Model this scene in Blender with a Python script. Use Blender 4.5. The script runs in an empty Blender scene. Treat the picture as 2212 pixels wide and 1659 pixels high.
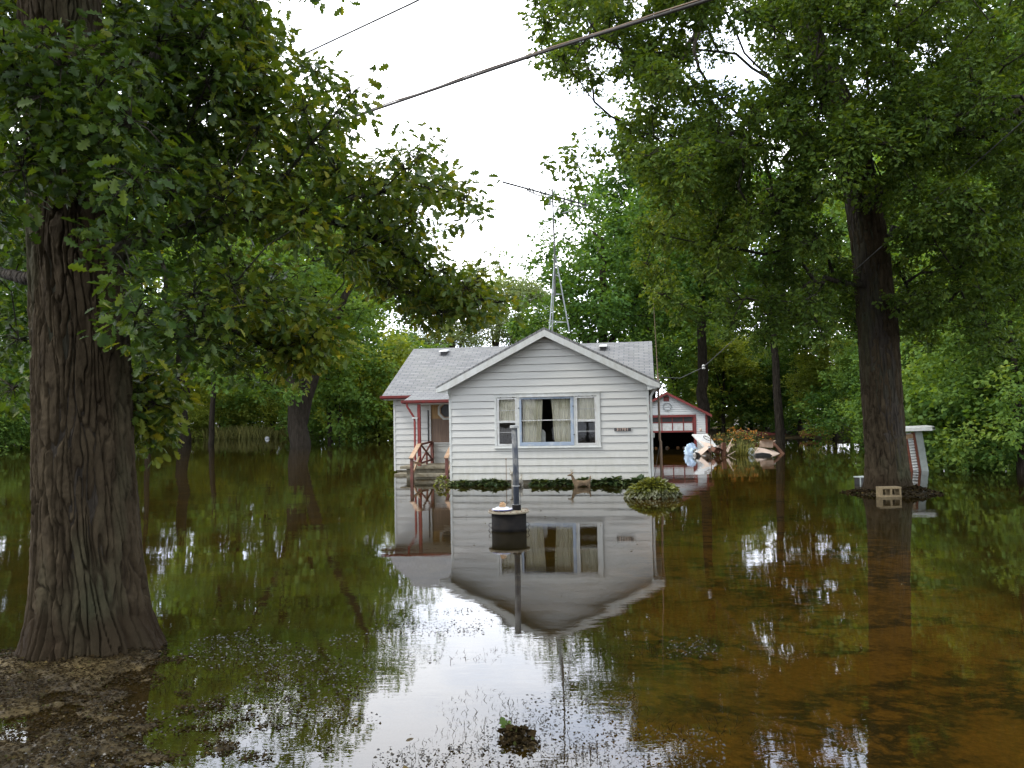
import bpy, bmesh, math, random
import numpy as np
from mathutils import Vector, Matrix
R = math.radians
SC = bpy.context.scene
COL = SC.collection

# ------------------------------------------------------------------ camera, world, sun, exposure
CAM_H, FPX = 1.75, 1720.0            # eye height above the water, focal length for a picture 2212 wide
PITCH, ROLL = R(2.381), R(1.036)
_F = np.array([0, math.cos(PITCH), math.sin(PITCH)])
_R0 = np.array([1.0, 0, 0]); _U0 = np.array([0, -math.sin(PITCH), math.cos(PITCH)])
_RT = _R0*math.cos(ROLL) - _U0*math.sin(ROLL)
_UP = _R0*math.sin(ROLL) + _U0*math.cos(ROLL)
cam = bpy.data.cameras.new('camera'); cam_o = bpy.data.objects.new('camera', cam); COL.objects.link(cam_o)
cam.sensor_width = 36.0; cam.lens = 36.0*FPX/2212.0; cam.clip_end = 2000; cam.clip_start = 0.05
M4 = Matrix.Identity(4)
for i in range(3):
    M4[i][0] = _RT[i]; M4[i][1] = _UP[i]; M4[i][2] = -_F[i]
M4[2][3] = CAM_H
cam_o.matrix_world = M4
SC.camera = cam_o

def ray(x, y): return _F + _RT*((x-1106)/FPX) - _UP*((y-829.5)/FPX)
def at(x, y, Y):                      # a sight line followed to a depth of Y metres
    d = ray(x, y); return np.array([0, 0, CAM_H]) + d*(Y/d[1])

SUN_EL, SUN_AZ = R(46), R(-102)
w = bpy.data.worlds.new('World'); SC.world = w; w.use_nodes = True
nt = w.node_tree; nt.nodes.clear()
wo = nt.nodes.new('ShaderNodeOutputWorld'); bg = nt.nodes.new('ShaderNodeBackground')
sky = nt.nodes.new('ShaderNodeTexSky'); sky.sky_type = 'NISHITA'; sky.sun_disc = False
sky.sun_elevation = SUN_EL; sky.sun_rotation = SUN_AZ
tc = nt.nodes.new('ShaderNodeTexCoord'); mp = nt.nodes.new('ShaderNodeMapping'); mp.inputs['Scale'].default_value = (2.2, 2.2, 4.5)
nz = nt.nodes.new('ShaderNodeTexNoise'); nz.inputs['Scale'].default_value = 1.6; nz.inputs['Detail'].default_value = 6; nz.inputs['Roughness'].default_value = .55
cr = nt.nodes.new('ShaderNodeValToRGB')
cr.color_ramp.elements[0].position = .36; cr.color_ramp.elements[0].color = (.58, .67, .83, 1)
cr.color_ramp.elements[1].position = .60; cr.color_ramp.elements[1].color = (.97, .98, 1.0, 1)
sc_ = nt.nodes.new('ShaderNodeVectorMath'); sc_.operation = 'SCALE'; sc_.inputs['Scale'].default_value = 27.0
mx = nt.nodes.new('ShaderNodeMix'); mx.data_type = 'RGBA'; mx.inputs[0].default_value = .88
nt.links.new(tc.outputs['Generated'], mp.inputs['Vector']); nt.links.new(mp.outputs[0], nz.inputs['Vector'])
nt.links.new(nz.outputs['Fac'], cr.inputs[0]); nt.links.new(cr.outputs[0], sc_.inputs[0])
# extra cloud brightness added low beyond the house to lift the water's reflections
sxyz = nt.nodes.new('ShaderNodeSeparateXYZ'); gmr = nt.nodes.new('ShaderNodeMapRange'); gmr.interpolation_type = 'SMOOTHSTEP'
nt.links.new(tc.outputs['Generated'], sxyz.inputs[0]); nt.links.new(sxyz.outputs['Y'], gmr.inputs[0])
gmr.inputs[1].default_value = .0; gmr.inputs[2].default_value = .95; gmr.inputs[3].default_value = 21.0; gmr.inputs[4].default_value = 29.0
nt.links.new(gmr.outputs[0], sc_.inputs['Scale'])
nt.links.new(sky.outputs[0], mx.inputs[6]); nt.links.new(sc_.outputs[0], mx.inputs[7])
nt.links.new(mx.outputs[2], bg.inputs['Color']); bg.inputs['Strength'].default_value = .12
nt.links.new(bg.outputs[0], wo.inputs['Surface'])

sl = bpy.data.lights.new('sun', 'SUN'); sl.energy = 1.9; sl.angle = R(12); sl.color = (1, .95, .86)
so = bpy.data.objects.new('sun', sl); COL.objects.link(so)
_sd = Vector((math.sin(SUN_AZ)*math.cos(SUN_EL), math.cos(SUN_AZ)*math.cos(SUN_EL), math.sin(SUN_EL)))
so.rotation_euler = _sd.to_track_quat('Z', 'Y').to_euler()
so.location = _sd*60
vs = SC.view_settings; vs.view_transform = 'Standard'; vs.look = 'None'; vs.gamma = 1; vs.exposure = 0.45
cy = SC.cycles; cy.max_bounces = 7; cy.diffuse_bounces = 3; cy.glossy_bounces = 3; cy.transmission_bounces = 4
cy.transparent_max_bounces = 8; cy.caustics_reflective = False; cy.caustics_refractive = False

# ------------------------------------------------------------------ helpers: materials
def mat(name):
    m = bpy.data.materials.new(name); m.use_nodes = True
    n = m.node_tree.nodes; l = m.node_tree.links
    return m, n, l, n['Principled BSDF']
def N(n, kind, **kw):
    x = n.new(kind)
    for k, v in kw.items():
        if k in x.inputs: x.inputs[k].default_value = v
        else: setattr(x, k, v)
    return x
def coords(n, l, scale=(1, 1, 1), kind='Object', loc=(0, 0, 0), rot=(0, 0, 0)):
    t = n.new('ShaderNodeTexCoord'); m = N(n, 'ShaderNodeMapping', Scale=scale, Location=loc, Rotation=rot)
    l.new(t.outputs[kind], m.inputs['Vector']); return m.outputs[0]
def ramp(n, l, src, stops):
    r = n.new('ShaderNodeValToRGB'); e = r.color_ramp.elements
    e[0].position, e[0].color = stops[0][0], (*stops[0][1], 1)
    e[1].position, e[1].color = stops[-1][0], (*stops[-1][1], 1)
    for p, c in stops[1:-1]:
        q = e.new(p); q.color = (*c, 1)
    l.new(src, r.inputs[0]); return r.outputs[0]
def mixc(n, l, f, a, b, mode='MIX'):
    x = n.new('ShaderNodeMix'); x.data_type = 'RGBA'; x.blend_type = mode
    for s, i in ((f, 0), (a, 6), (b, 7)):
        if isinstance(s, (int, float)): x.inputs[i].default_value = s
        elif isinstance(s, tuple): x.inputs[i].default_value = (*s, 1)
        else: l.new(s, x.inputs[i])
    return x.outputs[2]
def noise(n, l, vec, scale, detail=4, rough=.55):
    x = N(n, 'ShaderNodeTexNoise', Scale=scale, Detail=detail, Roughness=rough); l.new(vec, x.inputs['Vector']); return x.outputs['Fac']
def bump(n, l, h, p, strength=.5, dist=.02):
    b = N(n, 'ShaderNodeBump', Strength=strength, Distance=dist); l.new(h, b.inputs['Height']); l.new(b.outputs[0], p.inputs['Normal'])

def simple(name, c, c2=None, rough=.6, sc=6, spec=.3, metal=0, bmp=0, stretch=(1, 1, 1), lo=.35, hi=.7):
    """one colour with wear towards a second one"""
    m, n, l, p = mat(name)
    v = coords(n, l, stretch); f = noise(n, l, v, sc, 6, .6)
    c2 = c2 or tuple(x*.75 for x in c)
    l.new(ramp(n, l, f, [(lo, c2), (hi, c)]), p.inputs['Base Color'])
    p.inputs['Roughness'].default_value = rough; p.inputs['Specular IOR Level'].default_value = spec; p.inputs['Metallic'].default_value = metal
    if bmp: bump(n, l, f, p, bmp, .01)
    return m

def leaf_mat(name, stops, trans=.32, rough=.6, spec=.12):
    m, n, l, p = mat(name)
    a = n.new('ShaderNodeAttribute'); a.attribute_name = 'tint'
    c = ramp(n, l, a.outputs['Fac'], stops)
    l.new(c, p.inputs['Base Color']); p.inputs['Roughness'].default_value = rough; p.inputs['Specular IOR Level'].default_value = spec
    tr = n.new('ShaderNodeBsdfTranslucent'); tc_ = mixc(n, l, 1.0, c, (1.7, 1.5, .4), 'MULTIPLY'); l.new(tc_, tr.inputs['Color'])
    ms = N(n, 'ShaderNodeMixShader'); ms.inputs[0].default_value = trans
    l.new(p.outputs[0], ms.inputs[1]); l.new(tr.outputs[0], ms.inputs[2]); l.new(ms.outputs[0], n['Material Output'].inputs['Surface'])
    return m

def bark_mat(name, c1, c2, sc=14, strength=.9, moss=0):
    m, n, l, p = mat(name)
    v = coords(n, l, (1, 1, .16)); nz_ = N(n, 'ShaderNodeTexNoise', Scale=3.0, Detail=2); l.new(v, nz_.inputs['Vector'])
    vm = n.new('ShaderNodeVectorMath'); vm.operation = 'MULTIPLY_ADD'; vm.inputs[1].default_value = (.12, .12, .12)
    l.new(nz_.outputs['Color'], vm.inputs[0]); l.new(v, vm.inputs[2])
    vo = N(n, 'ShaderNodeTexVoronoi', Scale=sc); vo.feature = 'DISTANCE_TO_EDGE'; l.new(vm.outputs[0], vo.inputs['Vector'])
    f = noise(n, l, coords(n, l, (1, 1, .3)), 9, 6, .65)
    col = ramp(n, l, f, [(.3, c1), (.7, c2)])
    if moss:
        g = noise(n, l, coords(n, l, (1, 1, .5)), 1.7, 3)
        gf = ramp(n, l, g, [(.45, (0, 0, 0)), (.7, (moss, moss, moss))])
        col = mixc(n, l, gf, col, (.055, .07, .035))
    l.new(col, p.inputs['Base Color']); p.inputs['Roughness'].default_value = .9; p.inputs['Specular IOR Level'].default_value = .1
    hr = ramp(n, l, vo.outputs['Distance'], [(0, (0, 0, 0)), (.25, (1, 1, 1))])
    ad = n.new('ShaderNodeMath'); ad.operation = 'MULTIPLY_ADD'; ad.inputs[1].default_value = .35
    l.new(f, ad.inputs[0]); l.new(hr, ad.inputs[2]); bump(n, l, ad.outputs[0], p, strength, .04)
    return m

# ------------------------------------------------------------------ helpers: meshes
def tag(o, label=None, cat=None, group=None, kind=None):
    if label: o['label'] = label
    if cat: o['category'] = cat
    if group: o['group'] = group
    if kind: o['kind'] = kind
    return o
def thing(name, label, cat, loc=(0, 0, 0), rz=0, group=None):
    o = bpy.data.objects.new(name, None); COL.objects.link(o); o.empty_display_size = .2
    o.location = loc; o.rotation_euler = (0, 0, rz)
    return tag(o, label, cat, group)
def link_mesh(name, me, m, parent=None, loc=None, smooth=False):
    o = bpy.data.objects.new(name, me); COL.objects.link(o)
    if m: me.materials.append(m)
    if parent: o.parent = parent
    if loc is not None: o.location = loc
    if smooth:
        me.polygons.foreach_set('use_smooth', np.ones(len(me.polygons), bool))
    return o

class MB:
    def __init__(s): s.v = []; s.f = []; s.g = []
    def add(s, vs, fs, mtx=None):
        b = len(s.v); s.g.append((b, len(s.f)))
        for p in vs:
            s.v.append(tuple(mtx @ Vector(p)) if mtx is not None else tuple(p))
        s.f += [tuple(i+b for i in f) for f in fs]; return s
    def box(s, a, b, mtx=None):
        (x0, y0, z0), (x1, y1, z1) = a, b
        return s.add([(x0,y0,z0),(x1,y0,z0),(x1,y1,z0),(x0,y1,z0),(x0,y0,z1),(x1,y0,z1),(x1,y1,z1),(x0,y1,z1)],
                     [(0,3,2,1),(4,5,6,7),(0,1,5,4),(1,2,6,5),(2,3,7,6),(3,0,4,7)], mtx)
    def bar(s, p, q, wx, wy, up=(0, 0, 1)):
        p, q = Vector(p), Vector(q); d = (q-p); L = d.length; d.normalize()
        u = Vector(up); x = d.cross(u)
        if x.length < 1e-4: x = d.cross(Vector((1, 0, 0)))
        x.normalize(); y = x.cross(d).normalized()
        m = Matrix(((x.x, y.x, d.x, p.x), (x.y, y.y, d.y, p.y), (x.z, y.z, d.z, p.z), (0, 0, 0, 1)))
        return s.box((-wx/2, -wy/2, 0), (wx/2, wy/2, L), m)
    def prism(s, poly, axis, a, b):
        """poly: 2D outline, extruded along axis from a to b"""
        def P(q, t):
            return {'x': (t, q[0], q[1]), 'y': (q[0], t, q[1]), 'z': (q[0], q[1], t)}[axis]
        n = len(poly)
        return s.add([P(q, a) for q in poly] + [P(q, b) for q in poly],
                     [tuple(range(n))[::-1], tuple(range(n, 2*n))] + [(i, (i+1) % n, n+(i+1) % n, n+i) for i in range(n)])
    def tube(s, pts, rad, n=8, caps=True, twist=0):
        pts = [Vector(p) for p in pts]; k = len(pts)
        if not hasattr(rad, '__len__'): rad = [rad]*k
        b = len(s.v); ref = None
        for i in range(k):
            d = (pts[min(i+1, k-1)] - pts[max(i-1, 0)]).normalized()
            if ref is None:
                ref = d.orthogonal().normalized()
            x = (ref - d*ref.dot(d))
            x = x.normalized() if x.length > 1e-5 else d.orthogonal().normalized()
            ref = x; y = d.cross(x)
            for j in range(n):
                a = 2*math.pi*j/n
                s.v.append(tuple(pts[i] + (x*math.cos(a) + y*math.sin(a))*rad[i]))
        for i in range(k-1):
            for j in range(n):
                s.f.append((b+i*n+j, b+i*n+(j+1) % n, b+(i+1)*n+(j+1) % n, b+(i+1)*n+j))
        if caps:
            s.f.append(tuple(b+j for j in range(n))[::-1]); s.f.append(tuple(b+(k-1)*n+j for j in range(n)))
        return s
    def lathe(s, prof, n=24, c=(0, 0, 0)):
        b = len(s.v); k = len(prof)
        for r, z in prof:
            for j in range(n):
                a = 2*math.pi*j/n; s.v.append((c[0]+r*math.cos(a), c[1]+r*math.sin(a), c[2]+z))
        for i in range(k-1):
            for j in range(n):
                s.f.append((b+i*n+j, b+i*n+(j+1) % n, b+(i+1)*n+(j+1) % n, b+(i+1)*n+j))
        s.f.append(tuple(b+j for j in range(n))[::-1]); s.f.append(tuple(b+(k-1)*n+j for j in range(n)))
        return s
    def each(s, name, m, parent=None, bevel=0):
        """every added solid becomes a part of its own"""
        out = []
        for (v0, f0), (v1, f1) in zip(s.g, s.g[1:]+[(len(s.v), len(s.f))]):
            q = MB(); q.v = s.v[v0:v1]; q.f = [tuple(i-v0 for i in f) for f in s.f[f0:f1]]; out.append(q.build(name, m, parent, bevel=bevel))
        return out
    def build(s, name, m, parent=None, smooth=False, bevel=0, loc=None):
        me = bpy.data.meshes.new(name); me.from_pydata(s.v, [], s.f); me.update()
        o = link_mesh(name, me, m, parent, loc, smooth)
        if bevel:
            q = o.modifiers.new('bevel', 'BEVEL'); q.width = bevel; q.segments = 2; q.limit_method = 'ANGLE'
        return o

def np_mesh(name, V, loops, starts, tints=None):
    me = bpy.data.meshes.new(name)
    me.vertices.add(len(V)); me.vertices.foreach_set('co', np.ascontiguousarray(V, np.float32).ravel())
    me.loops.add(len(loops)); me.loops.foreach_set('vertex_index', np.ascontiguousarray(loops, np.int32))
    me.polygons.add(len(starts)); me.polygons.foreach_set('loop_start', np.ascontiguousarray(starts, np.int32))
    if tints is not None:
        a = me.attributes.new('tint', 'FLOAT', 'FACE'); a.data.foreach_set('value', np.ascontiguousarray(tints, np.float32))
    me.update(calc_edges=True); me.validate()
    return me
def grid_mesh(name, X, Y, Z):
    ny, nx = X.shape
    V = np.stack([X, Y, Z], -1).reshape(-1, 3)
    i = np.arange(ny-1)[:, None]*nx + np.arange(nx-1)[None]
    q = np.stack([i, i+1, i+1+nx, i+nx], -1).reshape(-1)
    return np_mesh(name, V, q, np.arange(0, len(q), 4))

_TAB = np.random.default_rng(5).random((256, 256))
def vnoise(x, y, sx=0):
    x = np.asarray(x, float)+sx*17.3; y = np.asarray(y, float)+sx*7.9
    xi = np.floor(x).astype(int); yi = np.floor(y).astype(int); fx = x-xi; fy = y-yi
    fx = fx*fx*(3-2*fx); fy = fy*fy*(3-2*fy)
    g = lambda a, b: _TAB[(xi+a) % 256, (yi+b) % 256]
    return (g(0,0)*(1-fx)+g(1,0)*fx)*(1-fy) + (g(0,1)*(1-fx)+g(1,1)*fx)*fy
def fbm(x, y, o=4, s=0): return sum(vnoise(x*2**i, y*2**i, s+i)*.5**i for i in range(o))/sum(.5**i for i in range(o))
def sstep(a, b, x):
    t = np.clip((x-a)/(b-a), 0, 1); return t*t*(3-2*t)

# ------------------------------------------------------------------ leaves and trees
def outline(half, fold=.25, curl=.18):
    """lobed leaf: midrib plus two half blades"""
    n = len(half); V = [(x, 0, -curl*x*x) for x in (0, 1)]
    for sgn in (1, -1):
        V += [(x, sgn*y, fold*y-curl*x*x) for x, y in half]
    A = [0] + list(range(2, 2+n)) + [1]; B = [1] + list(range(2+n, 2+2*n))[::-1] + [0]
    return np.array(V), [A[::-1], B[::-1]]
LEAF_BIG = outline([(.10,.05),(.17,.20),(.27,.10),(.38,.33),(.50,.15),(.64,.36),(.75,.17),(.88,.22)])
LEAF_MID = outline([(.22,.20),(.38,.12),(.62,.34),(.82,.18)], .3, .2)
LEAF_FAR = (np.array([(0,0,0),(.5,.34,.08),(1,0,-.12),(.5,-.34,.08)]), [[3,2,1,0]])
LEAF_LONG = outline([(.2,.24),(.5,.31),(.8,.16)], .3, .4)

def leaves_mesh(name, pos, d, nrm, size, tint, tpl):
    V0, F = tpl; n = len(pos); k = len(V0)
    d = d/np.linalg.norm(d, axis=1, keepdims=True)
    s = np.cross(nrm, d); s /= np.linalg.norm(s, axis=1, keepdims=True)+1e-9
    u = np.cross(d, s)
    V = pos[:, None] + size[:, None, None]*(V0[None, :, 0:1]*d[:, None] + V0[None, :, 1:2]*s[:, None] + V0[None, :, 2:3]*u[:, None])
    fl = np.concatenate([np.array(f) for f in F]); ln = np.array([len(f) for f in F])
    loops = (np.arange(n)[:, None]*k + fl[None]).ravel()
    st = np.concatenate([[0], np.cumsum(ln)[:-1]]); starts = (np.arange(n)[:, None]*len(fl) + st[None]).ravel()
    return np_mesh(name, V.reshape(-1, 3), loops, starts, np.repeat(tint, len(F)))

def clump_leaves(g, C, rad, per, twigs, size, tint, jit=.16, flat=.75, droop=.35, spread=.10):
    """leaves in rosettes on twig ends round each clump centre"""
    C = np.asarray(C); M = len(C); rad = np.broadcast_to(rad, (M,)); tint = np.broadcast_to(tint, (M,))
    T = g.normal(size=(M, twigs, 3)); T /= np.linalg.norm(T, axis=2, keepdims=True)
    T *= (g.random((M, twigs, 1))**.45)*rad[:, None, None]*1.1; T[..., 2] *= flat
    tips = C[:, None] + T
    P = np.repeat(tips[:, :, None], per, 2)
    out = np.repeat(T[:, :, None], per, 2)/rad[:, None, None, None]
    D = g.normal(size=P.shape); D[..., 2] *= .5
    D = D/np.linalg.norm(D, axis=3, keepdims=True) + out*.6; D[..., 2] -= droop
    D /= np.linalg.norm(D, axis=3, keepdims=True)
    sz = size*(.65+.6*g.random(P.shape[:3]))
    P = P + D*spread*g.random(P.shape[:3])[..., None] + g.normal(size=P.shape)*spread*.45
    Nn = np.zeros_like(P); Nn[..., 2] = 1; Nn += g.normal(size=P.shape)*.55
    tt = np.repeat(tint[:, None, None], twigs, 1) + g.normal(size=(M, twigs, 1))*jit*.6
    tt = np.clip(np.repeat(tt, per, 2) + g.normal(size=P.shape[:3])*jit, 0, 1)
    f = lambda a: a.reshape(-1, 3)
    return f(P), f(D), f(Nn), sz.ravel(), tt.ravel(), tips

class Skel:
    """branch skeleton: nodes with parents; radii from how many tips each node carries"""
    def __init__(s): s.p = []; s.par = []; s.fix = []; s.len = []; s.ok = []
    def node(s, p, par, fix=0, ok=True):
        p = np.asarray(p, float); s.p.append(p); s.par.append(par); s.fix.append(fix)
        s.len.append(0 if par < 0 else s.len[par]+np.linalg.norm(p-s.p[par])); s.ok.append(ok); return len(s.p)-1
    def line(s, pts, par=-1, r0=0, r1=0, step=.4, ok_from=0.0, g=None, wob=0):
        pts = [np.asarray(p, float) for p in pts]; L = np.cumsum([0]+[np.linalg.norm(b-a) for a, b in zip(pts, pts[1:])])
        n = max(2, int(L[-1]/step)+1); ts = np.linspace(0, L[-1], n)
        A = np.array(pts)
        for it in range(2):   # smooth the corners of the given line
            if len(A) > 2:
                B = [A[0]]
                for a, b in zip(A, A[1:]): B += [a*.75+b*.25, a*.25+b*.75]
                A = np.array(B+[A[-1]])
        L = np.concatenate([[0], np.cumsum(np.linalg.norm(np.diff(A, axis=0), axis=1))]); ts = np.linspace(0, L[-1], n)
        Q = np.stack([np.interp(ts, L, A[:, i]) for i in range(3)], 1); i0 = None
        for i, q in enumerate(Q):
            if par >= 0 and i == 0: continue
            t = i/(n-1)
            if g is not None and 0 < i: q = q + g.normal(size=3)*wob
            par = s.node(q, par, r0+(r1-r0)*t if r0 else 0, t >= ok_from)
        return par
    def nearest(s, p):
        return int(np.argmin(np.linalg.norm(np.array(s.p)-np.asarray(p), axis=1)))
    def grow(s, targets, g, bf=.35, step=.45, wob=.06, sag=.12):
        P = np.array(targets); base = np.array(s.p)
        order = np.argsort([np.min(np.linalg.norm(base-t, axis=1)) for t in P])
        s.tips = []
        cap = len(s.p)+len(P)*40; arr = np.zeros((cap, 3)); ln = np.zeros(cap); ok = np.zeros(cap, bool); m = len(s.p)
        arr[:m] = base; ln[:m] = s.len; ok[:m] = s.ok
        for ti in order:
            t = P[ti]; d = np.linalg.norm(arr[:m]-t, axis=1)
            c = d + bf*ln[:m] + .5*np.maximum(0, arr[:m, 2]-t[2]-.3); c[~ok[:m]] = 1e9
            k = int(np.argmin(c)); a = arr[k]; L = d[k]; n = max(1, int(L/step)); par = k
            side = g.normal(size=3)*L*.07
            for i in range(1, n+1):
                u = i/n; q = a+(t-a)*u + side*math.sin(math.pi*u) + np.array([0, 0, sag*L*math.sin(math.pi*u)])
                if i < n: q = q + g.normal(size=3)*wob
                par = s.node(q, par); arr[m] = q; ln[m] = s.len[-1]; ok[m] = True; m += 1
            s.tips.append(par)
    def radii(s, tip=.008, power=.5, lim=.85):
        n = len(s.p); cnt = np.zeros(n); kids = [[] for _ in range(n)]
        for i, q in enumerate(s.par):
            if q >= 0: kids[q].append(i)
        for i in range(n-1, -1, -1):
            if not kids[i]: cnt[i] = 1
            if s.par[i] >= 0: cnt[s.par[i]] += cnt[i]
        r = tip*cnt**power
        for i in range(n):
            if s.fix[i]: r[i] = s.fix[i]
            elif s.par[i] >= 0: r[i] = min(r[i], r[s.par[i]]*lim if s.fix[s.par[i]] else r[s.par[i]])
        s.kids = kids; s.r = r; return r
    def tubes(s, mb, skip_fix=False, minr=0):
        kids, r = s.kids, s.r
        starts = [i for i, q in enumerate(s.par) if q < 0]
        stack = [(None, i) for i in starts]
        while stack:
            a, i = stack.pop(); ch = [] if a is None else [a]
            while True:
                ch.append(i); k = kids[i]
                if not k: break
                k = sorted(k, key=lambda c: -(r[c]+(10 if s.fix[c] else 0)))
                for c in k[1:]: stack.append((i, c))
                i = k[0]
            if len(ch) < 2: continue
            rr = [r[c] for c in ch]
            if a is not None: rr[0] = min(rr[0], rr[1]*1.25)
            if skip_fix and s.fix[ch[-1]]: continue
            if max(rr) < minr: continue
            mx_ = max(rr); mb.tube([s.p[c] for c in ch], rr, 12 if mx_ > .2 else 8 if mx_ > .05 else 5 if mx_ > .015 else 3, False)

def twig_tubes(mb, C, tips, r=.004):
    for c, ts in zip(C, tips):
        for t in ts:
            m_ = (Vector(c)+Vector(t))/2 + Vector((0, 0, .03))
            mb.tube([c, m_, t], [r*1.4, r*1.1, r*.6], 3, False)

def chains(g, C, kids, side, drop):
    """each clump carries a short drooping string of further clumps"""
    out = []
    for c in C:
        p = np.array(c); out.append(p); d = g.normal(size=3)*side; d[2] = 0
        for k in range(int(g.integers(kids[0], kids[1]+1))):
            p = p + d*(.6+.8*g.random()) + np.array([0, 0, -drop*(.6+.8*g.random())]); out.append(p)
    return out
def in_poly(poly, x, y):
    c = False; n = len(poly)
    for i in range(n):
        (x0, y0), (x1, y1) = poly[i], poly[(i+1) % n]
        if (y0 > y) != (y1 > y) and x < (x1-x0)*(y-y0)/(y1-y0)+x0: c = not c
    return c
def sample_poly(g, poly, n, dmin, depth, holes=()):
    """clump centres spread through the wedge of space whose outline from the road is poly"""
    xs = [p[0] for p in poly]; ys = [p[1] for p in poly]; out = []; P = []
    tries = 0
    while len(out) < n and tries < n*60:
        tries += 1
        x, y = g.uniform(min(xs), max(xs)), g.uniform(min(ys), max(ys))
        if not in_poly(poly, x, y) or any(in_poly(h, x, y) for h in holes): continue
        Y = depth(x, y, g); p = at(x, y, Y)
        if any(np.linalg.norm(p-q) < dmin for q in out[-400:]): continue
        out.append(p); P.append((x, y))
    return out, P

# ------------------------------------------------------------------ materials
M = {}
M['bark_far'] = bark_mat('far_bark', (.018, .014, .010), (.045, .037, .028), 9)
M['bark_oak'] = bark_mat('oak_bark', (.022,.018,.014), (.055,.046,.036), 13, 1.0, .5)
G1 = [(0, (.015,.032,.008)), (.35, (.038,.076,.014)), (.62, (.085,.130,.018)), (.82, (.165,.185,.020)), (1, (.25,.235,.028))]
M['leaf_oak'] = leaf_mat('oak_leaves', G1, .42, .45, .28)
M['leaf_oak_far'] = leaf_mat('far_oak_leaves', [(0, (0.0267,0.0537,0.0105)), (.4, (0.0615,0.1073,0.0192)), (.7, (0.1077,0.1560,0.0280)), (1, (0.1947,0.2048,0.0393))], .38, .55, .14)
M['leaf_dark'] = leaf_mat('dark_leaves', [(0, (0.0351,0.0801,0.0187)), (.4, (0.0702,0.1430,0.0312)), (.75, (0.1170,0.2002,0.0416)), (1, (0.1872,0.2517,0.0520))], .40)
M['leaf_mid'] = leaf_mat('green_leaves', [(0, (0.0743,0.1418,0.0351)), (.4, (0.1283,0.2228,0.0513)), (.75, (0.2025,0.2970,0.0675)), (1, (0.2970,0.3645,0.0743))], .40)
M['leaf_lime'] = leaf_mat('yellow_green_leaves', [(0, (0.1380,0.1955,0.0403)), (.5, (0.2530,0.3105,0.0575)), (1, (0.4140,0.4140,0.0805))], .42)
M['leaf_haze'] = leaf_mat('hazed_leaves', [(0, (0.1250,0.1750,0.0875)), (.5, (0.1938,0.2500,0.1250)), (1, (0.2625,0.3125,0.1500))], .34)  # distance haze put into the leaf colour, for the far trees
M['hosta'] = leaf_mat('hosta_leaves', [(0, (.020,.038,.014)), (.6, (.055,.085,.026)), (1, (.13,.15,.05))], .15, .35, .5)
M['hosta_big'] = leaf_mat('olive_hosta_leaves', [(0, (.14,.145,.085)), (.3, (.10,.105,.05)), (.5, (.07,.085,.022)), (1, (.18,.19,.035))], .2, .35, .5)
M['litter'] = leaf_mat('dead_leaves', [(0, (.008,.006,.003)), (.45, (.020,.0135,.006)), (.75, (.036,.025,.010)), (.9, (.03,.036,.010)), (1, (.10,.075,.03))], .05, .9, .03)
M['wet_litter'] = leaf_mat('wet_leaves', [(0, (.008,.006,.003)), (.6, (.025,.018,.008)), (1, (.06,.045,.02))], .05, .40, .45)
M['grass'] = leaf_mat('grass_blades', [(0, (.05,.06,.02)), (.5, (.12,.13,.04)), (1, (.28,.26,.09))], .25)
M['flower'] = leaf_mat('flower_heads', [(0, (.30,.10,.02)), (1, (.46,.22,.05))], .2)

def water_mat():
    m, n, l, p = mat('flood_water'); n.remove(p)
    v = coords(n, l, (1.0, 3.2, 1)); v2 = coords(n, l, (.35, .9, 1))
    a = noise(n, l, v, 4.2, 3, .5); b = noise(n, l, v2, 1.0, 2, .5)
    ad = n.new('ShaderNodeMath'); ad.operation = 'MULTIPLY_ADD'; ad.inputs[1].default_value = .16; l.new(a, ad.inputs[0]); l.new(b, ad.inputs[2])
    ms_ = ramp(n, l, noise(n, l, coords(n, l, (.16, .30, 1)), 1.0, 3, .6), [(.40, (.22,.22,.22)), (.62, (1,1,1))])   # calm and ruffled areas
    mu = n.new('ShaderNodeMath'); mu.operation = 'MULTIPLY'; l.new(ad.outputs[0], mu.inputs[0]); l.new(ms_, mu.inputs[1])
    bp = N(n, 'ShaderNodeBump', Strength=.085, Distance=.05); l.new(mu.outputs[0], bp.inputs['Height'])
    fr = N(n, 'ShaderNodeFresnel', IOR=1.52); l.new(bp.outputs[0], fr.inputs['Normal'])
    gl = N(n, 'ShaderNodeBsdfGlossy', Roughness=.004); l.new(bp.outputs[0], gl.inputs['Normal'])
    gl.inputs['Color'].default_value = (.96, .97, 1, 1)
    tr = n.new('ShaderNodeBsdfTransparent'); tr.inputs['Color'].default_value = (.78, .62, .26, 1)
    df = n.new('ShaderNodeBsdfDiffuse'); df.inputs['Color'].default_value = (.040, .030, .008, 1)
    b1 = N(n, 'ShaderNodeMixShader'); b1.inputs[0].default_value = .20; l.new(tr.outputs[0], b1.inputs[1]); l.new(df.outputs[0], b1.inputs[2])
    b2 = n.new('ShaderNodeMixShader'); l.new(fr.outputs[0], b2.inputs[0]); l.new(b1.outputs[0], b2.inputs[1]); l.new(gl.outputs[0], b2.inputs[2])
    l.new(b2.outputs[0], n['Material Output'].inputs['Surface'])
    return m
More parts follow.
